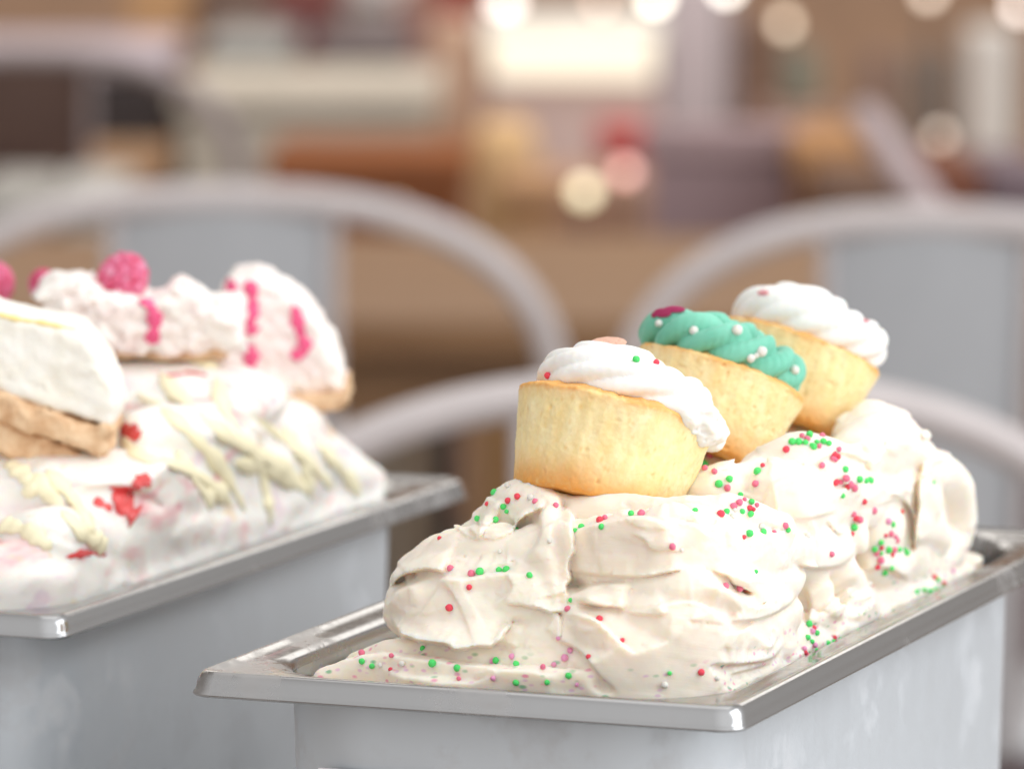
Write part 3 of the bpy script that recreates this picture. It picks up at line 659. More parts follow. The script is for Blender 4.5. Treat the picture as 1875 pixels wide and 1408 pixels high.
# ------------------------------------------------------------------ cupcakes
def cake_material(name, H):
    b = MatB(name); b.set(Roughness=0.75); co = b.coord('Object')
    b.p.inputs['Subsurface Weight'].default_value = 0.45; b.p.inputs['Subsurface Radius'].default_value = (0.0022, 0.0015, 0.0008); b.p.inputs['Subsurface Scale'].default_value = 1.0
    b.p.inputs['Specular IOR Level'].default_value = 0.25
    sep = b.new('ShaderNodeSeparateXYZ'); b.l.new(co, sep.inputs[0])
    n1 = b.noise(co, 70, 5, 0.6); n2 = b.noise(co, 420, 4, 0.65); n3 = b.noise(b.coord('Object', (1, 1, 0.35)), 190, 4, 0.6)
    z = b.math('ADD', b.math('MULTIPLY', sep.outputs[2], 1000/H), b.math('MULTIPLY', b.math('SUBTRACT', n1, 0.5), 0.24))
    crumb = b.ramp(n3, [(0.30, srgb(251, 225, 166)), (0.52, srgb(254, 232, 182)), (0.75, srgb(254, 239, 200))])
    toast = b.ramp(z, [(0.0, (1, 1, 1)), (0.10, (0.78, 0.78, 0.78)), (0.25, (0.30, 0.30, 0.30)), (0.42, (0, 0, 0)), (0.86, (0.02, 0.02, 0.02)), (0.95, (0.22, 0.22, 0.22)), (1.0, (0.85, 0.85, 0.85))])
    dark = b.ramp(n2, [(0.3, srgb(214, 136, 52)), (0.7, srgb(238, 172, 88))])
    col = b.mix(toast, crumb, dark)
    spots = b.ramp(n1, [(0.60, (0, 0, 0)), (0.74, (0.45, 0.45, 0.45))]); col = b.mix(spots, col, srgb(246, 210, 138))
    vo = b.new('ShaderNodeTexVoronoi'); vo.inputs['Scale'].default_value = 620; b.l.new(co, vo.inputs['Vector'])
    v2 = b.new('ShaderNodeTexVoronoi'); v2.inputs['Scale'].default_value = 300; b.l.new(b.coord('Object', (1, 1, 0.6)), v2.inputs['Vector'])
    pore = b.ramp(v2.outputs['Distance'], [(0.05, (0.6, 0.6, 0.6)), (0.28, (0, 0, 0))]); col = b.mix(pore, col, srgb(234, 196, 130))
    fine = b.ramp(n2, [(0.35, (0.35, 0.35, 0.35)), (0.55, (0, 0, 0))]); col = b.mix(fine, col, srgb(242, 212, 146))
    b.to(col, 'Base Color')
    p = b.bump(n2, 0.22, 0.0008); b.bump(vo.outputs['Distance'], 0.15, 0.0005, p)
    return b.m
def make_cake(parent, H, rt, rb, seed):
    prof = [(0, 0), (rb*0.5, 0), (rb*0.90, 0.05), (rb*0.975, 0.35), (rb, 1.4)]
    n = 60
    for k in range(1, n+1):
        t = k/n; prof.append((rb+(rt-rb)*(t**0.92), 1.4+(H-2.2)*t))
    prof += [(rt, H-0.4), (rt-0.5, H+0.2), (rt-1.6, H+0.6), (rt-3.6, H+1.2), (rt*0.7, H+3.4), (rt*0.4, H+4.4), (0.01, H+4.8)]
    M = 400; pr = np.array(prof); th = np.linspace(0, 2*np.pi, M, endpoint=False)
    rr = pr[:, 0][:, None]*np.ones(M); zz = pr[:, 1][:, None]*np.ones(M)
    X = rr*np.cos(th); Y = rr*np.sin(th)
    k = np.clip(pr[:, 0]/rb, 0, 1)[:, None]
    flute = 0.10*np.cos(th*34+0.6*np.sin(zz/6+th*3))*np.clip((zz-4)/12, 0, 1)
    d = flute+0.5*noise3(X/9, Y/9, zz/9, seed)+0.20*noise3(X/2.6, Y/2.6, zz/4.5, seed+1)+0.12*noise3(X/1.1, Y/1.1, zz/1.3, seed+2)+0.10*noise3(X/0.6, Y/0.6, zz/0.7, seed+3)
    pits = np.clip(noise3(X/2.0, Y/2.0, zz/2.2, seed+5)-0.62, 0, 1)*2.6; d = (d-pits)*k
    up = np.clip((pr[:, 1]-H)/1.5, 0, 1)[:, None]
    X = X+d*np.cos(th)*(1-up); Y = Y+d*np.sin(th)*(1-up); zz = zz+d*up*1.2+(0.45*noise3(np.cos(th)*2, np.sin(th)*2, zz*0, seed+8)+0.35*noise3(np.cos(th)*9, np.sin(th)*9, zz*0, seed+12)+0.2*noise3(np.cos(th)*26, np.sin(th)*26, zz*0, seed+13))*np.clip((zz/H-0.6)*2.5, 0, 1)
    zz = zz+0.5*noise3(X/4, Y/4, X*0, seed+9)*np.clip(1-zz/2, 0, 1)
    V = np.stack([X, Y, zz], -1).reshape(-1, 3)*0.001; N = len(prof)
    q = np.arange(N-1)[:, None]*M; c = np.arange(M)[None, :]; c2 = (c+1) % M
    Q = np.stack([q+c, q+c2, q+M+c2, q+M+c], -1).reshape(-1, 4)
    return fast_mesh('cake', V, Q, cake_material('sponge_cake', H), parent)
def frosting(parent, H, kind, mat, off):
    S = Sculpt((-42, -42, H-8), (44, 42, H+28), 0.55 if kind < 2 else 0.8)
    def ring(cx, cy, r, z0, z1, turns, a0, n=26):
        return [(cx+r[0]*(1-t)*math.cos(a)+r[1]*t*math.cos(a), cy+(r[0]*(1-t)+r[1]*t)*math.sin(a), z0+(z1-z0)*t) for t, a in ((k/n, a0+2*math.pi*turns*k/n) for k in range(n+1))]
    up = np.array([0, 0, 1.0])
    if kind == 0:                      # soft white swirl, smeared on the right
        S.ball((off, 0, H+2), (23, 23, 8))
        S.stroke(ring(off, 0, (20.5, 17), H+6.0, H+8.0, 1.05, R(150)), [8.4, 8.4, 7.6], 7, up, n=60, lobes=6, lobe_amp=0.20, twist=-0.20, k=1.0)
        S.stroke(ring(off-4, 0, (11, 4), H+11.5, H+15.0, 1.3, R(200)), [7.6, 7.0, 5.0], 6, up, n=50, lobes=5, lobe_amp=0.16, twist=-0.18, k=1.0)
        for cx, cy, cz, r in ((24, -13, 2.5, (7, 7, 6)), (28, -5, 0.5, (6, 8, 5)), (29, 4, 1.5, (6, 8, 6)), (20, -18, 1.5, (7, 6, 4.5)), (27, -10, -1.5, (4.5, 5, 4.5))):
            S.ball((cx, cy, H+cz), r, k=2.0)
        def fn(s):
            idx = np.nonzero(np.abs(s.F) < 4); x, y, z = [s.ax[i][idx[i]] for i in range(3)]
            g = np.clip((x-17+4*noise3(x/9, y/9, z/9, 77))/9, 0, 1)
            s.F[idx] += g*(1.1*noise3(x/3.4, y/3.4, z/3.0, 11)+0.9*np.abs(noise3(x/1.9, y/1.9, z/1.7, 12))-0.35)
            # the smear of the knife across the swirl
            s.F[idx] += 0.18*noise3(x/8, y/2.5, z/2.5, 15)
    elif kind == 1:                    # rope-like mint swirl from a star tip
        S.ball((off, 0, H+2.0), (20, 20, 7))
        S.stroke(ring(off, 0, (23, 22), H+5.5, H+6.5, 1.08, R(170)), [8.6, 8.6, 8.0], 7, up, n=80, lobes=3, lobe_amp=0.50, twist=-0.27, k=1.0)
        S.stroke(ring(off-1, 0, (11.5, 5), H+9.5, H+13.0, 1.2, R(210)), [8.0, 7.2, 5], 6, up, n=50, lobes=3, lobe_amp=0.46, twist=-0.27, k=1.0)
        fn = None
    else:
        S.ball((off, 0, H+2), (25, 25, 9))
        S.stroke(ring(off, 0, (23, 20), H+5.5, H+8.0, 1.05, R(160)), [8.6, 8.6, 8.0], 7, up, n=60, lobes=5, lobe_amp=0.20, twist=-0.28, k=1.0)
        S.stroke(ring(off-3, 0, (11.5, 4), H+11, H+14.5, 1.2, R(200)), [8.0, 7.5, 5.0], 6, up, n=40, lobes=5, lobe_amp=0.16, twist=-0.25, k=1.0)
        fn = None
    return S.mesh('frosting', mat, parent, amp=0.10, sc=4.0, fn=fn, smooth=1)
SPH = bmesh.new(); bmesh.ops.create_icosphere(SPH, subdivisions=2, radius=1.0)
for v in SPH.verts: v.co *= 1+0.04*math.sin(9*v.co.x+5*v.co.y)+0.03*math.sin(11*v.co.z-7*v.co.x)
def sphere_mesh(name, mat):
    me = bpy.data.meshes.new(name); SPH.to_mesh(me); me.polygons.foreach_set('use_smooth', [True]*len(me.polygons)); me.materials.append(mat); return me
def candy_mat(name, col, rough=0.5):
    b = MatB(name); b.set(Roughness=rough); co = b.coord('Object')
    n = b.noise(co, 3.0, 3, 0.7)
    b.to(b.ramp(n, [(0.3, tuple(c*0.88 for c in col[:3])+(1,)), (0.7, col)]), 'Base Color'); b.bump(n, 0.35, 0.2)
    b.p.inputs['Subsurface Weight'].default_value = 0.25; b.p.inputs['Subsurface Radius'].default_value = (0.001, 0.0007, 0.0005); b.p.inputs['Subsurface Scale'].default_value = 1.0
    return b.m
M_pearl = candy_mat('white_sugar', srgb(246, 244, 238), 0.3)
M_sugar = {'r': candy_mat('red_sugar', srgb(250, 76, 98)), 'p': candy_mat('rose_sugar', srgb(252, 128, 160)), 'g': candy_mat('green_sugar', srgb(88, 238, 122)), 'w': M_pearl, 'k': candy_mat('pink_sugar', srgb(250, 168, 212))}
ME = {k: sphere_mesh('sugar_ball', m) for k, m in M_sugar.items()}
M_magenta = candy_mat('magenta_candy', srgb(170, 30, 92)); M_peach = candy_mat('peach_candy', srgb(248, 196, 172)); M_rose = candy_mat('rose_candy', srgb(238, 150, 160))
HS = (31.0, 28.0, 27.5); cup_objs = []
LAB = ('nearest cupcake, white frosting smeared at its right edge', 'middle cupcake of the row, with mint green frosting and white pearls', 'farthest cupcake, white frosting, behind the mint green one')
for i, ((b_, M_, rad), H) in enumerate(zip(CUPS, HS)):
    e = empty('cupcake', (0, 0, 0)); e.matrix_world = M_
    tag(e, LAB[i], 'cupcake', 'cupcakes in a row on the ice cream')
    rt = rad*1000; make_cake(e, H, rt, rt*(0.81 if i == 0 else 0.84), 40+i*31)
    f = frosting(e, H, i, (M_white, M_green, M_white)[i], (1.6, -2.0, 1.5)[i])
    s_ = rt/31.0; f.scale = (s_, s_, 1)
    cup_objs.append((e, f))
bpy.context.view_layer.update()
def bvh_of(o):
    dg = bpy.context.evaluated_depsgraph_get(); ev = o.evaluated_get(dg); me = ev.to_mesh(); mw = o.matrix_world
    vs = [mw @ v.co for v in me.vertices]; fs = [tuple(p.vertices) for p in me.polygons]; t = BVHTree.FromPolygons(vs, fs); ev.to_mesh_clear(); return t
FB = [bvh_of(f) for e, f in cup_objs]
def hit(trees, px, py):
    d = ray(px, py).normalized(); best = None
    for k, t in enumerate(trees):
        h = t.ray_cast(CAM, d)
        if h[0] is not None and (best is None or h[3] < best[2]): best = (h[0], h[1], h[3], k)
    return best
def child_ball(px, py, r, me_or_mat, i, name, squash=(1, 1, 1), sink=0.3):
    e, f = cup_objs[i]; h = hit([FB[i]], px, py)
    if h is None: return
    p = h[0] + h[1]*r*sink
    me = me_or_mat if isinstance(me_or_mat, bpy.types.Mesh) else sphere_mesh(name, me_or_mat)
    o = bpy.data.objects.new(name, me); C.objects.link(o)
    Mw = Matrix.Translation(p) @ h[1].to_track_quat('Z', 'Y').to_matrix().to_4x4() @ Matrix.Diagonal((r*squash[0], r*squash[1], r*squash[2], 1))
    o.parent = f; o.matrix_parent_inverse = f.matrix_world.inverted(); o.matrix_world = Mw
c1 = lambda x, y: (900+x/2.344, 500+y/2.344)
for x, y, r in ((868, 245, .0019), (1050, 245, .0022), (1155, 335, .0022), (1110, 362, .0018), (1298, 420, .0020), (1135, 352, .0012), (720, 215, .0016)):
    child_ball(*c1(x, y), r*0.82, M_pearl, 1, 'sugar_pearl')
for x, y, sq in ((735, 172, (1.8, .9, .35)), (785, 158, (2.0, .8, .35)), (1040, 178, (1.7, .9, .35)), (1005, 172, (1.2, .8, .35)), (1220, 266, (1.2, .8, .4)), (700, 180, (.8, .6, .3))):
    child_ball(*c1(x, y), .0019, M_magenta, 1, 'candy_flake', sq, 0.1)
child_ball(*c1(500, 296), .0038, M_peach, 0, 'candy_disc', (1.7, 1.1, .22), -0.05)
child_ball(*c1(1165, 84), .0024, M_rose, 2, 'candy_flake', (1.4, .6, .2), 0.0); child_ball(*c1(1605, 205), .0024, M_rose, 2, 'candy_flake', (1.4, .6, .2), 0.0)
# ------------------------------------------------------------------ sugar balls scattered over the ice cream
GB = bvh_of(gel1); CB = [bvh_of([c for c in e.children if c.name.startswith('cake')][0]) for e, f in cup_objs]
c2 = lambda x, y: (550+x/2.679, 850+y/2.679)
c3 = lambda x, y: (1150+x/2.56, 780+y/2.56)
SPR2 = '''905,172,r 950,138,g 1018,108,w 1067,160,r 1020,178,r 1152,182,p 1250,204,p 995,212,g 1016,232,g 872,268,g 951,267,g 1060,316,g 683,363,r 1222,378,w 978,428,w 738,511,p 843,540,p 883,531,g 975,522,g 1013,518,g 1122,548,g 829,603,r 732,702,r 1326,665,g 1312,710,p 1466,760,r 1578,865,r 1262,850,k 1413,943,r 1301,950,k 1243,981,k 1042,942,k 1190,998,p 1315,1036,g 1810,1023,g 1785,1080,w 1823,403,p 1672,246,p 1622,250,g 1494,266,p 1470,280,r 1477,305,g 1378,306,g 1348,325,g 288,883,g 442,1005,r 391,985,w 503,978,w 218,907,r 151,929,g 302,933,p 307,970,g 770,998,g 600,903,g 778,1053,p 948,1048,k 1058,1070,g 1058,983,g 960,963,g 280,855,r 185,910,r 75,978,r 72,955,g 105,970,r 355,990,g 270,875,g 145,900,r 1210,1068,g 1357,1080,k 1325,915,k 650,975,g 450,940,p 1130,165,w 940,965,k'''
SPR3 = '''315,394,g 432,416,r 461,402,g 425,272,g 473,251,g 525,321,g 575,360,g 545,345,p 520,360,p 495,375,p 570,385,r 600,372,p 582,392,r 535,400,g 571,412,g 500,392,w 490,425,w 622,470,w 736,467,p 750,487,g 685,497,p 632,500,g 541,520,r 564,503,g 597,683,g 455,750,p 527,752,p 250,580,w 340,1152,r 415,1180,w 610,215,g 633,188,r 597,270,p 390,95,g 385,145,p 360,180,g 405,215,p 362,200,p 400,95,p 465,290,p 742,113,r 770,75,g 800,75,g 830,80,g 860,90,g 885,75,g 850,45,g 815,50,p 840,60,p 910,45,p 915,75,g 895,95,p 870,100,g 940,85,g 965,130,r 980,145,r 985,110,p 955,150,p 970,160,p 908,186,p 1018,203,g 968,262,r 995,255,p 1040,270,p 1060,290,p 1030,285,r 1020,245,p 1005,326,g 1105,353,r 1152,396,p 1080,250,g 1110,255,g 1135,255,g 1282,402,r 1430,262,g 1056,412,p 1080,435,p 1065,430,r 1054,474,g 1050,505,r 950,600,p 1218,447,k 1240,460,g 1208,513,r 1250,518,p 1230,505,p 1260,535,p 1185,545,g 1155,575,g 1188,570,r 1215,578,g 1240,580,p 1270,578,g 1295,580,g 1300,597,g 1235,602,r 1165,595,p 1185,597,g 1170,660,r 1180,630,p 1200,685,g 1235,665,g 840,515,w 1130,740,w 1215,895,k 1078,963,g 1185,912,g 845,925,g 870,945,r 860,962,k 840,990,g 880,970,g 860,1010,g 870,1025,k 830,1060,r 835,1075,p 825,1045,k 965,992,r 960,1012,g 935,1018,g 990,1000,g 1010,995,g 880,1050,g 1435,710,r 1450,720,g 1478,735,r 1385,770,g 1410,775,g 1440,770,g 1475,760,g 1545,740,k 1560,735,r 1600,710,g 1520,680,k 1350,780,g'''
CN = {'r': 'red', 'g': 'green', 'p': 'rose', 'w': 'white', 'k': 'pale pink'}
rng = random.Random(4)
def add_ball(p, n, k, place, label_place, sink):
    r = rng.choice((0.00078, 0.00092, 0.00104, 0.00112, 0.00126))*rng.uniform(.95, 1.05)*(0.92 if k in 'kw' else 1.0)
    o = bpy.data.objects.new('sugar_ball', ME[k]); C.objects.link(o); o.location = p + n*r*sink
    o.scale = (r*rng.uniform(.92, 1.05), r*rng.uniform(.92, 1.05), r*rng.uniform(.9, 1.05)); o.rotation_euler = (rng.random()*6, rng.random()*6, rng.random()*6)
    tag(o, f'tiny {CN[k]} sugar ball {label_place}', 'sprinkle', f'{CN[k]} sugar balls {place}')
def scatter(s, f):
    for t in s.split():
        x, y, k = t.split(','); px, py = f(float(x), float(y)); h = hit([GB], px, py)
        if h is None:
            h = hit([GB], px+4, py+8)
        if h is None: continue
        c = hit(CB, px, py)
        if c is not None and c[2] < h[2]: continue
        if py > 1165 and px < 1110: zone = 'in the thin ice cream along the front rim, left half'
        elif px < 1045: zone = 'on the left front lobe of the ice cream'
        elif px < 1470 and py > 930 and h[2] < 1.76: zone = 'on the broad right front lobe of the ice cream'
        elif py < 850: zone = 'in the cluster between the two rear cupcakes'
        elif px < 1420: zone = 'on the ice cream just behind the nearest cupcake'
        elif py > 1040: zone = 'beside the right rim at the foot of the ice cream'
        elif px < 1600: zone = 'on the middle lobe of the ice cream below the rear cupcakes'
        else: zone = 'on the rearmost lobe of the ice cream'
        add_ball(h[0], h[1], k, zone, zone, rng.uniform(-0.05, 0.6))
scatter(SPR2, c2); scatter(SPR3, c3)
for x, y, k in ((620, 378, 'g'), (703, 388, 'r'), (750, 392, 'g'), (248, 441, 'r'), (905, 446, 'p'), (910, 461, 'g')):
    h = hit([FB[0]], *c1(x, y))
    if h: add_ball(h[0], h[1], k, 'on the frosting', 'stuck to the white frosting of the nearest cupcake', 0.5)
# ------------------------------------------------------------------ cheesecake ice cream in the pan at the left
def swirl_material():
    b = MatB('cheesecake_gelato'); b.set(Roughness=0.5); co = b.coord('Object')
    b.p.inputs['Subsurface Weight'].default_value = 0.8; b.p.inputs['Subsurface Radius'].default_value = (0.004, 0.0025, 0.002); b.p.inputs['Subsurface Scale'].default_value = 1.0
    wn = b.noise(co, 20, 3); mp = b.new('ShaderNodeMapping'); mp.inputs['Rotation'].default_value = (0.4, 0.5, 0.6); mp.inputs['Scale'].default_value = (0.5, 1.1, 2.2); b.l.new(co, mp.inputs[0])
    n1 = b.new('ShaderNodeTexNoise'); n1.inputs['Scale'].default_value = 24; n1.inputs['Detail'].default_value = 3; n1.inputs['Distortion'].default_value = 1.6; b.l.new(mp.outputs[0], n1.inputs['Vector'])
    col = b.ramp(n1.outputs['Fac'], [(0.28, srgb(226, 204, 218)), (0.42, srgb(247, 240, 236)), (0.56, srgb(249, 244, 237)), (0.65, srgb(246, 218, 216)), (0.74, srgb(232, 176, 182))])
    n2 = b.noise(co, 62, 5, 0.6); col = b.mix(b.ramp(n2, [(0.60, (0, 0, 0)), (0.68, (0.8, 0.8, 0.8))]), col, srgb(232, 208, 172))
    b.to(col, 'Base Color'); b.bump(b.noise(co, 260, 4), 0.3, 0.001); return b.m
M_swirl = swirl_material()
def left_gelato():
    S = Sculpt((-82, 10, -14), (84, 352, 62), 1.3)
    S.box((-71, 17, -30), (71, 343, -3), amp=2, sc=14)
    S.ball((-4, 74, -4), (64, 54, 30), k=8); S.ball((-4, 130, 0), (60, 70, 38), k=8); S.ball((-2, 210, -4), (64, 80, 44), k=8); S.ball((0, 276, -6), (64, 62, 36), k=8)
    S.ball(mm(290, 728, .21, 2), (48, 36, 16), k=5); S.ball(mm(160, 745, .2, 2), (40, 30, 16), k=5); S.ball(mm(430, 765, .265, 2), (34, 30, 12), k=5); S.ball(mm(90, 880, .105, 2), (40, 26, 13), k=5)
    def st(P, W, H, N=CAMN, **k):
        kw = dict(streak=0.15, rag=0.05, drape=0.3, k=5.0, wav=0.8); kw.update(k)
        S.stroke([inside(*p, 8 if np.isscalar(W) else W[0], 70, 2) for p in P], W, H, N, **kw)
    NR = np.array([0.75, -0.6, 0.3])
    st([(0, 1050, .03), (90, 1055, .025), (170, 1030, .04), (270, 1010, .06)], [9, 10, 9, 7], 7)
    st([(0, 990, .05), (100, 980, .05), (200, 985, .06), (300, 985, .085)], [9, 10, 10, 7], 8)
    st([(220, 940, .08), (320, 960, .09), (400, 965, .12), (480, 950, .16)], [8, 10, 9, 7], 8, NR)
    st([(260, 880, .10), (360, 900, .12), (440, 910, .15), (520, 920, .18)], [9, 11, 10, 8], 8, NR)
    st([(260, 800, .14), (360, 810, .16), (450, 850, .19), (560, 890, .22)], [10, 12, 10, 8], 8, NR)
    st([(340, 740, .2), (440, 780, .22), (540, 830, .25), (640, 880, .28)], [10, 12, 10, 7], 8, NR)
    st([(520, 780, .27), (580, 815, .28), (640, 860, .30), (690, 895, .31)], [9, 10, 9, 6], 7, NR)
    st([(0, 920, .08), (90, 915, .08), (180, 925, .09)], [10, 11, 9], 8)
    st([(150, 1078, .05), (300, 1018, .1), (450, 958, .17), (600, 908, .25), (680, 885, .3)], [11, 12, 12, 11, 8], [7, 8, 8, 7, 5], NR, k=8)
    st([(0, 1078, .03), (80, 1085, .028), (170, 1070, .045)], [8, 9, 8], 6, k=8)
    F = S.F; idx = np.nonzero(np.abs(F) < 5.5); x, y, z = [S.ax[i][idx[i]] for i in range(3)]
    px, py = projpx((x, y, z), 2); px = px.astype(np.float32); py = py.astype(np.float32); rel = np.zeros_like(px)
    TL = (([(0, 1000), (80, 985), (160, 1010), (230, 1040)], 3, 9, 1), ([(120, 900), (200, 890), (280, 910), (330, 960)], 3, 9, -1), ([(180, 960), (260, 930), (340, 940)], 2.5, 8, 1),
            ([(260, 820), (340, 860), (380, 930), (400, 990)], 3, 9, 1), ([(360, 790), (450, 830), (520, 900)], 2.5, 9, -1), ([(440, 760), (540, 820), (620, 890)], 2.5, 9, 1), ([(250, 720), (340, 740), (430, 720)], 2.5, 8, 1), ([(300, 990), (360, 950), (450, 940)], 2, 6, 1))
    rel = relief_map(-60, 760, 640, 1120, [(t[0], t[1]*0.7, t[2], t[3], .1) for t in TL], [], 900, 8.0)(px, py)
    F[idx] -= rel
    gx, gy, gz = S.ax; zz = np.maximum(gz, 0)[None, None, :]*0.12
    qx = np.maximum(np.abs(gx)-72+37, 0)[:, None]; qy = np.maximum(np.abs(gy-180)-163.4+37, 0)[None, :]
    F[:] = np.maximum(F, (np.sqrt(qx*qx+qy*qy)-37)[:, :, None]-zz); F[:] = np.maximum(F, (-12-gz)[None, None, :])
    o = S.mesh('cheesecake_gelato', M_swirl, amp=0.7, sc=9.0, smooth=3)
    o.location = l2w((0, 0, 0), 2); o.rotation_euler = (0, 0, YAW); return o
gel2 = tag(left_gelato(), 'white and pink swirled ice cream with yellow drizzle in the left pan', 'ice cream')
bpy.context.view_layer.update(); G2 = bvh_of(gel2)
M_driz = plain('white_chocolate', srgb(248, 240, 206), 0.45, var=0.05, scale=60)
M_jam = plain('strawberry_sauce', srgb(212, 76, 76), 0.2, var=0.25, scale=90)
M_pink = plain('raspberry_sauce', srgb(238, 92, 140), 0.25, var=0.2, scale=120)
def lay_tube(name, pts, rad, mat, trees, parent, flat=0.6, seg=10):
    """a ribbon of sauce lying on a surface, flattened against it"""
    P = catmull([np.array(p, float) for p in pts], 7*len(pts)); Q, Nn = [], []
    for x, y in P:
        h = hit(trees, x, y)
        if h is not None: Q.append(np.array(h[0])); Nn.append(np.array(h[1]))
    if len(Q) < 4: return None
    Q = np.array(Q); Nn = np.array(Nn)
    for _ in range(5):
        Q[1:-1] = 0.5*Q[1:-1]+0.25*(Q[:-2]+Q[2:]); Nn[1:-1] = 0.5*Nn[1:-1]+0.25*(Nn[:-2]+Nn[2:])
    T = np.gradient(Q, axis=0); T /= np.linalg.norm(T, axis=1)[:, None]+1e-12; Nn -= (Nn*T).sum(1)[:, None]*T; Nn /= np.linalg.norm(Nn, axis=1)[:, None]+1e-12; B = np.cross(T, Nn)
    n = len(Q); ph = sum(p[0] for p in pts); vs, fs = [], []
    for i in range(n):
        e = min(1.0, math.sin(math.pi*min(max((i+0.35)/(n-0.3), 0), 1))*3.0); r = rad*(0.85+0.25*math.sin(i*0.55+ph)+0.15*math.sin(i*1.4+ph*0.3))*e
        for k in range(seg):
            a_ = 2*math.pi*k/seg; vs.append(Q[i]+B[i]*r*math.cos(a_)+Nn[i]*(r*flat*math.sin(a_)+r*flat*0.25))
    for i in range(n-1):
        for k in range(seg): fs.append((i*seg+k, i*seg+(k+1) % seg, (i+1)*seg+(k+1) % seg, (i+1)*seg+k))
    fs.append(tuple(range(seg))[::-1]); fs.append(tuple((n-1)*seg+k for k in range(seg)))
    o = mesh_obj(name, vs, fs, mat, None)
    if parent is not None:
        o.parent = parent; o.matrix_parent_inverse = parent.matrix_world.inverted()
    return o
for d in ([(215, 790), (250, 835), (310, 848), (380, 880), (425, 925)], [(50, 860), (110, 930), (160, 985), (195, 1005)], [(85, 860), (130, 910), (165, 965), (185, 1000)], [(290, 680), (340, 740), (420, 800), (500, 845), (560, 885)],
          [(395, 690), (415, 760), (465, 830), (488, 910), (498, 965)], [(0, 960), (50, 972), (95, 1005)], [(325, 825), (355, 880), (392, 925)], [(520, 780), (555, 850), (570, 915)], [(250, 720), (330, 775), (400, 850), (450, 935)],
          [(255, 655), (330, 655), (400, 675)], [(10, 845), (45, 872), (62, 910)], [(460, 760), (540, 820), (610, 895)], [(580, 810), (625, 860), (660, 905)], [(430, 845), (510, 868), (575, 905)]):
    lay_tube('drizzle', d, 0.0033, M_driz, [G2], gel2, 0.40)
for d, r in (([(222, 783), (240, 792), (256, 802)], .0035), ([(200, 893), (235, 895), (262, 880), (268, 866)], .0030), ([(205, 905), (225, 915), (245, 922)], .0048), ([(210, 922), (235, 936), (250, 948)], .0042), ([(172, 915), (205, 932)], .0018), ([(300, 690), (345, 682), (380, 688)], .0014), ([(120, 1020), (160, 1012), (195, 1015)], .0014)):
    lay_tube('sauce_streak', d, r*0.95, M_jam, [G2], gel2, 0.2)

# slices of cheesecake standing on it
def cream_mat(name, a, b_):
    m = MatB(name); m.set(Roughness=0.6); co = m.coord('Object'); n = m.noise(co, 60, 5, 0.6)
    m.p.inputs['Subsurface Weight'].default_value = 0.35; m.p.inputs['Subsurface Radius'].default_value = (0.002, 0.0017, 0.0014); m.p.inputs['Subsurface Scale'].default_value = 1.0
    m.to(m.ramp(n, [(0.35, a), (0.65, b_)]), 'Base Color'); m.bump(m.noise(co, 420, 4, 0.7), 0.5, 0.0012); return m.m
M_cheese = cream_mat('cheesecake_filling', srgb(252, 246, 234), srgb(254, 251, 243)); M_cheesep = cream_mat('pink_cheesecake_filling', srgb(251, 234, 231), srgb(253, 248, 242))
def biscuit_mat():
    m = MatB('biscuit_base'); m.set(Roughness=0.8); co = m.coord('Object'); n = m.noise(co, 160, 5, 0.7)
    m.to(m.ramp(n, [(0.3, srgb(208, 162, 120)), (0.55, srgb(234, 200, 162)), (0.75, srgb(245, 220, 188))]), 'Base Color'); m.bump(n, 0.7, 0.002); return m.m
M_bisc = biscuit_mat(); M_curd = plain('lemon_curd', srgb(246, 222, 150), 0.4, var=0.1)
def part2(name, S, mat, parent, base, **k):
    o = S.mesh(name, mat, parent, **k); o.location = -Vector(base); return o
def slice_root(base, label):
    e = empty('cheesecake_slice', l2w(base, 2), (0, 0, YAW)); return tag(e, label, 'cheesecake', 'cheesecake slices on the left ice cream')
def m2(px, py, v): return mm(px, py, v, 2)
AX = np.array([math.sin(-YAW)*0.2, -1, 0.0])
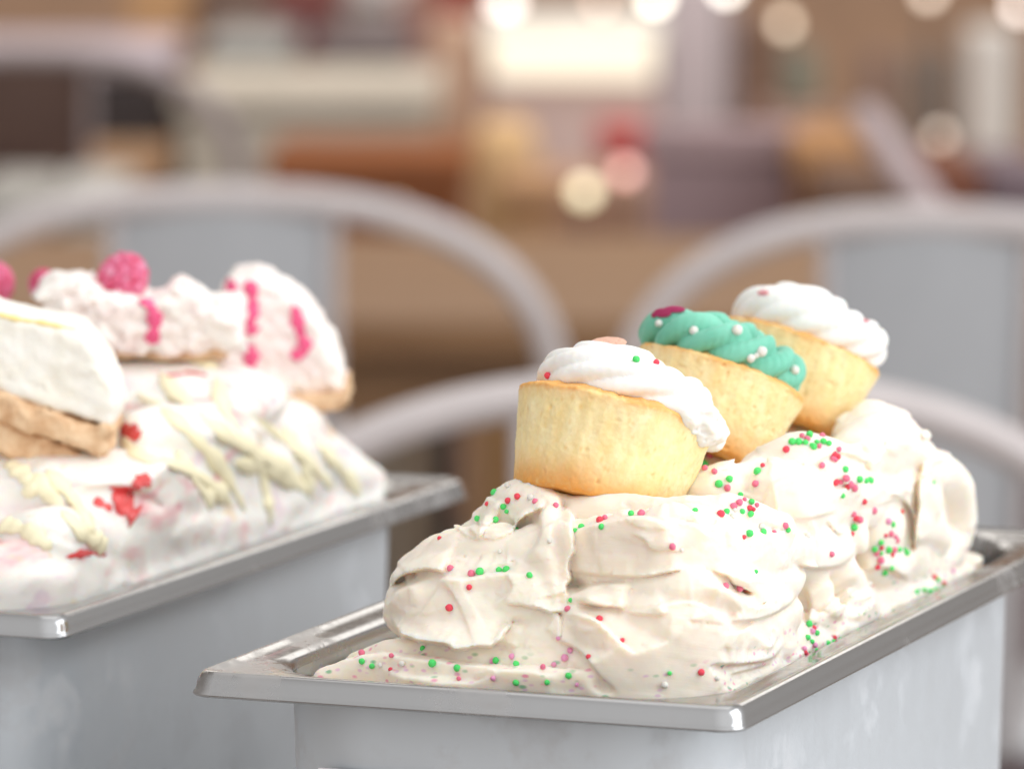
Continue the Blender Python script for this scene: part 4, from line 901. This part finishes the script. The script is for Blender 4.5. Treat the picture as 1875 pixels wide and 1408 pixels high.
def slab(name, mat, parent, base, poly, v0, v1, rnd, amp, vox, asc=5.0, wav=1.2):
    """a cut piece: its front outline (seen from the front) carried from depth v0 to v1 of the pan"""
    P = np.array(poly, np.float32); Y0 = l2w(tuple(loc(sum(p[0] for p in poly)/len(poly), 650, v0, 2)), 2).y; dep = (v1-v0)
    ks = (Y0-CAM.y)                                          # front face stands at world depth Y0, facing the room
    w3 = []
    for x, y in poly:
        d = ray(x, y); w3.append(CAM+d*(ks/d.y))
    w3 = np.array([[p.x, p.z] for p in w3]); c = np.array([w2l(Vector((X, Y, Z)), 2)*1000 for X, Z in w3 for Y in (Y0, Y0+dep)])
    S = Sculpt(c.min(0)-np.array([6, 6, 6]), c.max(0)+np.array([6, 6, 6]), vox)
    g = np.meshgrid(*S.ax, indexing='ij')
    u_ = g[0]/1000+OFF[2][0]; v_ = g[1]/1000+OFF[2][1]; X3 = CY*u_-SY*v_; Y3 = SY*u_+CY*v_; Z3 = g[2]/1000+RIM
    P = w3*1000; px, py = X3*1000, Z3*1000; d = np.full(px.shape, 1e9, np.float32); ins = np.zeros(px.shape, bool)
    for i in range(len(P)):
        (ax, ay), (bx, by) = P[i], P[(i+1) % len(P)]; ex, ey = bx-ax, by-ay
        t = np.clip(((px-ax)*ex+(py-ay)*ey)/(ex*ex+ey*ey), 0, 1); d = np.minimum(d, np.hypot(px-ax-t*ex, py-ay-t*ey))
        cr = ((ay > py) != (by > py)) & (px < ex*(py-ay)/(ey if abs(ey) > 1e-6 else 1e-6)+ax); ins ^= cr
    d = np.where(ins, -d, d)
    d3 = d+rnd; e3 = np.abs(Y3-Y0-dep/2)*1000-dep*500+rnd
    S.F[:] = np.minimum(np.maximum(d3, e3), 0)+np.sqrt(np.maximum(d3, 0)**2+np.maximum(e3, 0)**2)-rnd
    S.F += wav*noise3(g[0]/13, g[1]/13, g[2]/13, len(poly))
    return part2(name, S, mat, parent, base, amp=amp, sc=asc)
# front slice
bA = tuple(m2(90, 815, .105)/1000); A_ = slice_root(bA, 'cheesecake slice at the far left with thick biscuit base and yellow line')
slab('cream_filling', M_cheese, A_, bA, [(-120, 540), (-20, 572), (70, 588), (140, 604), (178, 648), (206, 705), (219, 755), (205, 789), (100, 754), (0, 719), (-120, 677)], .085, .130, 2.4, 0.9, 1.4, 3.0)
slab('biscuit_base', M_bisc, A_, bA, [(205, 786), (201, 826), (188, 840), (100, 808), (0, 774), (-120, 734), (-120, 675), (0, 717), (100, 752)], .083, .132, 1.2, 1.5, 1.25, 3.0)
slab('crumbled_biscuit', M_bisc, A_, bA, [(150, 832), (140, 862), (90, 868), (40, 842), (0, 828), (-80, 800), (-80, 745), (0, 772), (90, 806)], .086, .125, 1.5, 1.6, 1.2, 3.5)
bpy.context.view_layer.update()
fA = bvh_of([c for c in A_.children if c.name.startswith('cream')][0])
lay_tube('lemon_line', [(-20, 571), (30, 584), (80, 592), (146, 606)], .0012, M_curd, [fA], A_, 0.5)
# middle slice with the raspberry
bB = tuple(m2(250, 665, .20)/1000); B_ = slice_root(bB, 'lumpy pinkish cheesecake slice under the large raspberry')
slab('cream_filling', M_cheesep, B_, bB, [(60, 545), (90, 512), (140, 508), (170, 530), (200, 548), (285, 550), (325, 522), (345, 530), (380, 560), (425, 560), (445, 640), (360, 648), (200, 648), (110, 640)], .185, .225, 3.0, 2.4, 1.3, 3.0, 2.4)
slab('biscuit_base', M_bisc, B_, bB, [(140, 640), (200, 642), (360, 642), (415, 636), (410, 656), (300, 662), (150, 656)], .192, .225, 1.5, 1.0, 1.3, 3.0)
# rear slice with drips
bC = tuple(m2(540, 755, .285)/1000); C_ = slice_root(bC, 'rounded cheesecake slice with pink sauce drips, nearest the chair')
slab('cream_filling', M_cheesep, C_, bC, [(400, 725), (392, 610), (402, 530), (425, 505), (470, 506), (520, 524), (568, 562), (602, 615), (622, 668), (631, 724), (480, 727)], .268, .308, 4.5, 1.4, 1.2, 3.2, 1.4)
slab('biscuit_base', M_bisc, C_, bC, [(430, 722), (540, 724), (626, 720), (636, 700), (638, 735), (626, 752), (530, 756), (440, 748)], .266, .310, 1.2, 0.9, 1.0, 3.0, .8)
bpy.context.view_layer.update()
fB = bvh_of([c for c in B_.children if c.name.startswith('cream')][0]); fC = bvh_of([c for c in C_.children if c.name.startswith('cream')][0])
for d, r in (([(455, 512), (463, 550), (458, 590), (465, 615)], .0028), ([(416, 505), (424, 540), (416, 580), (430, 620), (450, 645)], .0027), ([(456, 630), (460, 655), (450, 695)], .0030), ([(535, 545), (545, 585), (553, 620), (560, 640), (530, 655)], .0026), ([(515, 715), (525, 735)], .003)):
    lay_tube('sauce_drip', d, r, M_pink, [fC], C_, 0.28)
lay_tube('sauce_drip', [(262, 545), (280, 570), (283, 600), (275, 632)], .0028, M_pink, [fB], B_, 0.28)
# raspberries
M_rasp = MatB('frosted_raspberry'); M_rasp.set(Roughness=0.45); _n = M_rasp.noise(M_rasp.coord('Object'), 260, 4, 0.7)
M_rasp.to(M_rasp.ramp(_n, [(0.35, srgb(206, 44, 84)), (0.55, srgb(232, 112, 150)), (0.72, srgb(246, 200, 218))]), 'Base Color'); M_rasp.p.inputs['Subsurface Weight'].default_value = 0.2
M_rasp = M_rasp.m
def raspberry(p, r, label, rot):
    bm = bmesh.new(); k = 0
    rows = 7
    for i in range(rows):
        t = (i+0.5)/rows; ph = math.pi*(0.06+0.86*t); n = max(1, int(round(11*math.sin(ph))))
        for j in range(n):
            a = 2*math.pi*(j+0.5*(i % 2))/n; k += 1
            c = Vector((math.sin(ph)*math.cos(a)*0.74, math.sin(ph)*math.sin(a)*0.74, math.cos(ph)*0.95))*r
            bmesh.ops.create_icosphere(bm, subdivisions=2, radius=r*0.29, matrix=Matrix.Translation(c))
    me = bpy.data.meshes.new('raspberry'); bm.to_mesh(me); bm.free(); me.polygons.foreach_set('use_smooth', [True]*len(me.polygons)); me.materials.append(M_rasp)
    o = bpy.data.objects.new('raspberry', me); C.objects.link(o); o.location = p; o.rotation_euler = rot; tag(o, label, 'raspberry', 'raspberries on the cheesecake'); return o
raspberry(l2w(m2(224, 512, .205)/1000, 2), 0.0092, 'large frosted raspberry on top of the middle cheesecake slice', (0.5, 0.6, 0))
raspberry(l2w(m2(78, 520, .215)/1000, 2), .0052, 'small raspberry peeking from behind the left cheesecake slice', (0.5, -0.4, 1))
raspberry(l2w(m2(-8, 520, .215)/1000, 2), .0070, 'raspberry half cut off by the left edge of the picture', (0.2, 0.4, 2))
lb = bevel_box('label', (0.05, 0.0012, 0.06), M_paper, pan2, (0, 0, 0), 0.0004)
q = w2l(l2w(tuple(loc(-145, 1345, .0148, 2)), 2), 2); lb.location = (q[0], -PD/2+0.0142, DEEP+q[2])
q = loc(690, 1500, .0148, 1); lb1 = bevel_box('label', (0.038, 0.0012, 0.030), M_paper, pan1, (q[0], -0.385/2+0.0142, DEEP+q[2]), 0.0004)
# ------------------------------------------------------------------ the cafe behind, out of focus
M_chair = plain('grey_white_paint', srgb(196, 188, 188), 0.4, var=0.03)
M_panel = plain('grey_panel_paint', srgb(176, 179, 184), 0.45, var=0.03)
M_leg = plain('chair_leg_paint', srgb(188, 182, 186), 0.4, var=0.03)
def make_chair(label):
    e = empty('cafe_chair', (0, 0, 0)); tag(e, label, 'chair', 'white metal chairs with arched backs')
    pts = []
    for k in range(21):
        a = math.pi*k/20; cx, sx = math.cos(a), math.sin(a)
        pts.append((0.275*math.copysign(abs(cx)**0.82, cx), 0.0-0.02*sx, 0.71+0.178*abs(sx)**0.82))
    pts = [(0.245, 0.06, 0.44), (0.268, 0.02, 0.58)] + pts + [(-0.268, 0.02, 0.58), (-0.245, 0.06, 0.44)]
    tube('back_frame', pts, 0.0125, M_chair, e, 12, 90)
    vs, fs = [], []
    for i in range(9):
        z = 0.45+0.43*i/8; wd = 0.082+0.008*i/8
        for j in range(7):
            x = -wd+2*wd*j/6; y = 0.045-0.062*i/8-0.012*(1-(j/3-1)**2)
            vs += [(x, y, z), (x, y+0.006, z)]
    for i in range(8):
        for j in range(6):
            a = (i*7+j)*2; b = a+2; c = a+14; d = c+2
            fs += [(a, b, d, c), (a+1, c+1, d+1, b+1)]
    o = mesh_obj('back_panel', vs, fs, M_panel, e)
    for s in (-1, 1): tube('panel_edge', [(s*0.084, 0.04, 0.45), (s*0.088, 0.008, 0.66), (s*0.091, -0.02, 0.885)], 0.006, M_chair, e, 8)
    L = rrect(0.21, 0.20, 0.07, 0.455, 6); L2 = rrect(0.205, 0.195, 0.07, 0.462, 6); L0 = rrect(0.20, 0.19, 0.07, 0.445, 6)
    st_ = loft('seat', [L0, L, L2], M_panel, e, True); st_.location = (0, 0.24, 0)
    for sx in (-1, 1):
        tube('leg', [(sx*0.19, 0.07, 0.45), (sx*0.215, 0.02, 0.2), (sx*0.235, -0.02, 0.0)], [0.014, 0.013, 0.010], M_leg, e, 10)
        tube('leg', [(sx*0.185, 0.41, 0.45), (sx*0.205, 0.44, 0.2), (sx*0.22, 0.46, 0.0)], [0.014, 0.013, 0.010], M_leg, e, 10)
    return e
ch = make_chair('white metal chair with arched back behind the left ice cream pan')
def chair_at(o, px, py, rz=0.0, top=0.888):
    p = atz(px, py, top); o.location = (p.x, p.y+0.02, 0); o.rotation_euler = (0, 0, rz)
chair_at(ch, 405, 362, 0.03)
for lab, px, py, rz in (('white metal arched chair behind the farthest cupcake, cut by the right edge', 1700, 402, -0.02), ('nearest white metal chair, its low arch passing behind the cupcakes', 1240, 712, 0.02)):
    c = copy_tree(ch); c['label'] = lab; chair_at(c, px, py, rz)
    if px > 1500: c.scale = (0.88, 1, 1)
# smaller grey chair far left
M_gch = plain('dim_grey_paint', srgb(150, 138, 138), 0.5, var=0.04)
def hat(px, py, z): return at(px, py, z)
def wood(name, a, b_):
    m = MatB(name); m.set(Roughness=0.45); co = m.coord('Object', (1.2, 9, 9)); n = m.noise(co, 3, 5, 0.6); m.to(m.ramp(n, [(0.3, a), (0.7, b_)]), 'Base Color'); return m.m
M_oak = wood('oak_table_top', srgb(122, 88, 58), srgb(146, 110, 76)); M_walnut = wood('orange_brown_wood', srgb(112, 54, 4), srgb(142, 76, 14)); M_darkw = wood('dark_wood', srgb(70, 50, 44), srgb(92, 68, 58))
M_iron = plain('dark_iron', srgb(60, 56, 56), 0.5)
def table(label, x0, x1, y0, y1, top, mat, legmat):
    e = empty('cafe_table', ((x0+x1)/2, (y0+y1)/2, 0)); tag(e, label, 'table')
    n = 5; d = (y1-y0)/n
    for k in range(n):
        bevel_box('plank', (x1-x0, d-0.004, 0.035), mat, e, (0, -(y1-y0)/2+d*(k+0.5), top-0.0175), 0.004)
    bevel_box('apron', (x1-x0-0.1, y1-y0-0.1, 0.06), mat, e, (0, 0, top-0.066), 0.004)
    for sx in (-1, 1):
        for sy in (-1, 1): bevel_box('leg', (0.05, 0.05, top-0.1), legmat, e, (sx*((x1-x0)/2-0.08), sy*((y1-y0)/2-0.08), (top-0.1)/2), 0.004)
    return e
p = atz(900, 585, .75); q = atz(900, 432, .75)
table('long wooden table between the two arched chairs', -1.0, 1.1, p.y, q.y, .75, M_oak, M_iron)
p = atz(100, 330, .74); q = atz(100, 258, .74); pr_ = atz(285, 300, .74)
table('small wooden table at the far left edge', pr_.x-0.75, pr_.x, p.y, q.y, .74, M_oak, M_iron)

def cabinet(name, label, cat, px0, px1, py, Z, depth, mat, topmat=None, bottom=0.0, parts=('body', 'top'), bev=0.02, rz=0.0):
    """a floor-standing piece: its top front edge is seen at height py, Z metres away"""
    a, b = at(px0, py, Z), at(px1, py, Z); w_ = b.x-a.x; h = a.z-bottom
    e = empty(name, ((a.x+b.x)/2, a.y+depth/2, bottom), (0, 0, rz)); tag(e, label, cat)
    t = 0.04 if topmat else 0.0
    bevel_box(parts[0], (w_, depth, h-t-0.001), mat, e, (0, 0, (h-t)/2), bev)
    if topmat: bevel_box(parts[1], (w_+0.02, depth+0.02, t), topmat, e, (0, 0, h-t/2), min(bev, .01))
    return e
def flat(name, rgb, rough=0.55, var=0.12): return plain(name, srgb(*rgb), rough, var=var, scale=6)
def item(name, label, cat, px0, px1, py0, py1, Z, depth, mat, part='body', extra=None, bev=None, taper=1.0):
    a, b = at(px0, py1, Z), at(px1, py0, Z); e = empty(name, ((a.x+b.x)/2, a.y+depth/2, a.z)); tag(e, label, cat)
    h = b.z-a.z; w_ = b.x-a.x
    bevel_box(part, (w_, depth, h), mat, e, (0, 0, h/2), bev if bev else min(w_, h, depth)*0.3, (0, 0, 0), taper)
    if extra: bevel_box(extra[0], (w_*0.7, depth*0.7, h*0.12), extra[1], e, (0, 0, h*1.06), h*0.04)
    return e
# back wall of the room
wl = bevel_box('back_wall', (16, 0.2, 3.2), flat('tan_plaster', (158, 124, 98)), None, (0, 13.0, 1.6), 0.01); struct(wl)
# ---- left
cabinet('sideboard', 'dark brown sideboard at the far upper left', 'sideboard', -260, 300, 92, 9.2, .5, flat('dark_brown', (40, 27, 26)), flat('lilac_cloth', (186, 172, 180)), parts=('body', 'cloth'))
c = make_chair('dim grey arched chair in front of the dark sideboard'); chair_at(c, 20, 100, 0.25, 0.888)
for o in c.children:
    if o.name.startswith(('back_frame', 'panel_edge', 'leg')): o.data.materials[0] = M_gch
    if o.name.startswith('back_panel'): o.data.materials[0] = M_darkw
cabinet('bin', 'pale grey bin under the far left table', 'bin', -40, 60, 350, 6.0, .3, flat('pale_grey', (186, 182, 176)), flat('grey_lid', (160, 156, 150)), parts=('body', 'lid'))
cabinet('bin', 'narrow off white bin beside the pale grey one', 'bin', 105, 195, 345, 6.1, .3, flat('off_white', (196, 192, 186)), flat('grey_lid_two', (170, 166, 160)), parts=('body', 'lid'))
# ---- middle: cream bench, wooden chest, goods
cabinet('bench', 'cream painted bench with a wide top behind the left chair', 'bench', 330, 790, 160, 8.0, .55, flat('cream_paint', (176, 166, 152), var=.05), flat('cream_top', (186, 176, 162), var=.05), parts=('body', 'seat'))
wc = cabinet('wooden_chest', 'orange brown wooden chest behind the left chair arch', 'chest', 500, 850, 288, 7.3, .4, M_walnut, M_walnut, .40, parts=('body', 'lid'))
for sx in (-1, 1):
    for sy in (-1, 1): bevel_box('leg', (0.035, 0.035, 0.398), M_iron, wc, (sx*0.10, sy*0.16, -0.2), 0.004)
cabinet('wooden_block', 'tan wooden post beside the lit display case', 'post', 790, 868, 40, 8.6, .2, flat('tan_wood', (184, 150, 126)))
cabinet('storage_box', 'grey green storage box on the left of the goods row', 'box', 385, 525, 70, 9.4, .4, flat('grey_green', (138, 150, 138)), flat('white_lid', (162, 160, 156)), parts=('body', 'lid'))
cabinet('storage_box', 'dull red storage box in the goods row', 'box', 500, 610, -20, 9.8, .4, flat('dull_red', (104, 40, 36)), flat('red_lid', (112, 54, 50)), parts=('body', 'lid'))
cabinet('storage_box', 'dark grey storage box in front of the dull red one', 'box', 585, 745, 66, 9.2, .4, flat('dark_grey', (98, 88, 90)), flat('grey_lid_three', (112, 100, 100)), parts=('body', 'lid'))
cabinet('storage_box', 'white storage box at the top edge, behind the dark grey one', 'box', 630, 740, -30, 10.2, .4, flat('white_card', (172, 162, 158)), flat('white_lid_two', (196, 186, 182)), parts=('body', 'lid'))
cabinet('storage_box', 'orange tan storage box at the top edge near the sideboard', 'box', 235, 335, -30, 10.4, .4, flat('orange_tan', (196, 150, 104)), flat('tan_lid', (186, 142, 98)), parts=('body', 'lid'))
cabinet('storage_box', 'mid brown storage box at the top edge above the bench', 'box', 330, 500, -40, 10.8, .4, flat('mid_brown', (128, 104, 92)), flat('brown_lid', (120, 98, 88)), parts=('body', 'lid'))
cabinet('storage_box', 'reddish brown box behind the right end of the bench', 'box', 735, 810, 10, 9.9, .4, flat('reddish', (160, 112, 98)), flat('red_lid_two', (150, 104, 92)), parts=('body', 'lid'))
cabinet('storage_box', 'bright red box at the top edge beside the lit display', 'box', 800, 872, -60, 10.0, .3, flat('bright_red', (150, 36, 32)), flat('red_lid_three', (150, 40, 36)), parts=('body', 'lid'))
# ---- right: lit display case and counters
dc = cabinet('display_case', 'display case with a glowing cream light panel across its top', 'display case', 890, 1205, 45, 9.0, .5, flat('pinkish_white', (196, 172, 166), var=.05), flat('white_top', (220, 214, 206)), parts=('body', 'top'))
b = MatB('lit_panel'); b.p.inputs['Emission Color'].default_value = srgb(255, 240, 214); b.p.inputs['Emission Strength'].default_value = 1.05; b.set(Roughness=0.4); b.p.inputs['Base Color'].default_value = (0.2, 0.19, 0.17, 1)
a_, b2 = at(895, 150, 8.99), at(1200, 62, 8.99)
lp = bevel_box('light_panel', (b2.x-a_.x, 0.03, b2.z-a_.z), b.m, dc, (0, -0.5/2-0.016, (a_.z+b2.z)/2), 0.01)
cabinet('tan_sack', 'tan paper sack standing at the left of the display case', 'sack', 868, 985, 235, 7.8, .3, flat('tan_paper', (206, 168, 120)), None, parts=('body',), bev=.05)
cabinet('rope_basket', 'light brown basket below the display case', 'basket', 930, 1010, 330, 7.0, .25, flat('basket_brown', (186, 140, 96)), flat('basket_rim', (170, 128, 90)), parts=('body', 'rim'))
cabinet('crate', 'brown crate below the display case light', 'crate', 985, 1190, 330, 7.4, .3, flat('crate_brown', (160, 122, 100)), None, parts=('body',))
cabinet('red_box', 'red box standing left of the mauve board', 'box', 1105, 1185, 238, 8.4, .25, flat('box_red', (176, 84, 80)), flat('box_red_lid', (170, 70, 68)), parts=('body', 'lid'))
cabinet('menu_board', 'large plain mauve board behind the cupcakes', 'board', 1192, 1452, 232, 6.6, .06, flat('mauve', (150, 126, 130), var=.03), flat('mauve_edge', (158, 134, 136)), parts=('body', 'edge'), bev=.008)
cabinet('column', 'lilac grey column above the mauve board', 'column', 1212, 1345, -200, 9.8, .4, flat('lilac_grey', (186, 172, 174), var=.03), None, parts=('shaft',))
cabinet('shelf_unit', 'dark brown shelf unit beside the lilac grey column', 'shelf', 1345, 1420, 30, 10.2, .35, flat('brown_shelf', (122, 92, 74)), flat('brown_shelf_top', (140, 108, 88)), parts=('body', 'top'))
item('bottle', 'dull green bottle beside the dark brown shelf unit', 'bottle', 1430, 1500, 95, 205, 9.4, .1, flat('bottle_green', (112, 112, 98)), 'body', ('neck', flat('bottle_cap', (120, 110, 96))))
cabinet('stand', 'brown stand carrying the green bottle', 'stand', 1405, 1520, 205, 9.3, .3, flat('stand_brown', (150, 116, 102)), flat('stand_top', (150, 118, 104)), parts=('body', 'top'))
for k, (x0, x1, rgb) in enumerate(((1585, 1630, (122, 98, 90)), (1655, 1695, (116, 104, 96)), (1715, 1755, (108, 98, 90)))):
    cabinet('shutter', ('leftmost dark upright board at the upper right', 'middle dark upright board at the upper right', 'rightmost dark upright board at the upper right')[k], 'board', x0, x1, 95, 10.0, .05, flat('shutter_%d' % k, rgb), None, parts=('body',))['group'] = 'dark upright boards'
cabinet('column', 'pale grey column near the upper right corner', 'column', 1778, 1862, 55, 9.0, .2, flat('pale_column', (198, 192, 186), var=.03), None, parts=('shaft',))
cabinet('stool', 'orange wood stool behind the right chair', 'stool', 1470, 1650, 262, 6.4, .35, wood('orange_wood', srgb(150, 98, 52), srgb(172, 122, 74)), wood('orange_wood_top', srgb(164, 114, 66), srgb(182, 134, 86)), parts=('body', 'seat'))
cabinet('crate', 'dark brown crate in front of the orange stool', 'crate', 1500, 1655, 335, 6.0, .3, flat('crate_dark', (96, 62, 40)), None, parts=('body',))
cabinet('crate', 'reddish brown crate at the right edge', 'crate', 1700, 1800, 295, 6.2, .3, flat('crate_red', (116, 62, 36)), None, parts=('body',))
cabinet('crate', 'purple grey crate at the right edge', 'crate', 1800, 1930, 305, 6.3, .3, flat('crate_purple', (110, 92, 100)), None, parts=('body',))
ld = empty('leaning_pole', at(1715, 400, 5.6)); tag(ld, 'lilac grey pole leaning behind the right chair', 'pole')
pa, pb = Vector((0, 0, 0)), at(1585, 215, 6.0)-at(1715, 400, 5.6)
tube('shaft', [tuple(pa+(pa-pb)*1.3), tuple(pa), tuple(pb)], 0.018, flat('pole_paint', (172, 156, 160)), ld, 10)
bevel_box('foot', (0.04, 0.04, 0.02), M_iron, ld, tuple((pa-pb)*1.3), 0.004)
# ---- glowing balls added to stand in for glints, blurred into discs
def add_glint(px, py, Z, r, rgb, stren, label):
    p = at(px, py, Z); e = empty('glint_ball', p); tag(e, label, 'glint_ball', 'small glowing glint balls in the background')
    m = MatB('glint_glow'); m.set(Roughness=0.5); m.p.inputs['Emission Color'].default_value = srgb(*rgb); m.p.inputs['Emission Strength'].default_value = stren
    bm = bmesh.new(); bmesh.ops.create_uvsphere(bm, u_segments=12, v_segments=8, radius=r); me = bpy.data.meshes.new('glint_sphere'); bm.to_mesh(me); bm.free(); me.materials.append(m.m)
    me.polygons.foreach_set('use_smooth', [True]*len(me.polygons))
    o = bpy.data.objects.new('glint_sphere', me); C.objects.link(o); o.parent = e
    tube('ball_stem', [(0, 0, -r*0.8), (0, 0.01, -p.z*0.5), (0, 0.02, -p.z)], 0.004, M_iron, e, 6)
add_glint(1200, -4, 9.3, .013, (255, 250, 232), 7, 'brightest glint ball at the top edge, right of the display case')
add_glint(1330, -22, 9.6, .013, (255, 250, 238), 7, 'bright glint ball at the top edge above the mauve board')
add_glint(1437, 45, 9.0, .012, (255, 226, 190), 2.4, 'dimmer cream glint ball near the top, above the green bottle')
add_glint(1100, 5, 9.2, .010, (255, 210, 180), 2.6, 'faint glint ball at the top edge above the display case')
add_glint(1700, -12, 9.0, .012, (255, 230, 205), 3.0, 'faint glint ball at the top edge above the dark boards')
add_glint(1720, 250, 8.0, .010, (255, 226, 200), 1.6, 'faint glint ball low at the right, left of the pale column')
add_glint(1070, 352, 7.2, .013, (236, 226, 180), 2.6, 'yellowish glint ball below the display case')
add_glint(1145, 315, 7.2, .010, (240, 170, 160), 3.0, 'pinkish glint ball in front of the red box')
add_glint(725, 385, 6.2, .010, (255, 205, 150), 2.0, 'dim orange glint ball in front of the wooden chest')
add_glint(1868, 12, 9.0, .012, (255, 240, 230), 5.0, 'glint ball in the upper right corner')
add_glint(925, 5, 9.6, .018, (255, 240, 230), 4.0, 'pale glint ball at the top edge left of the brightest one')
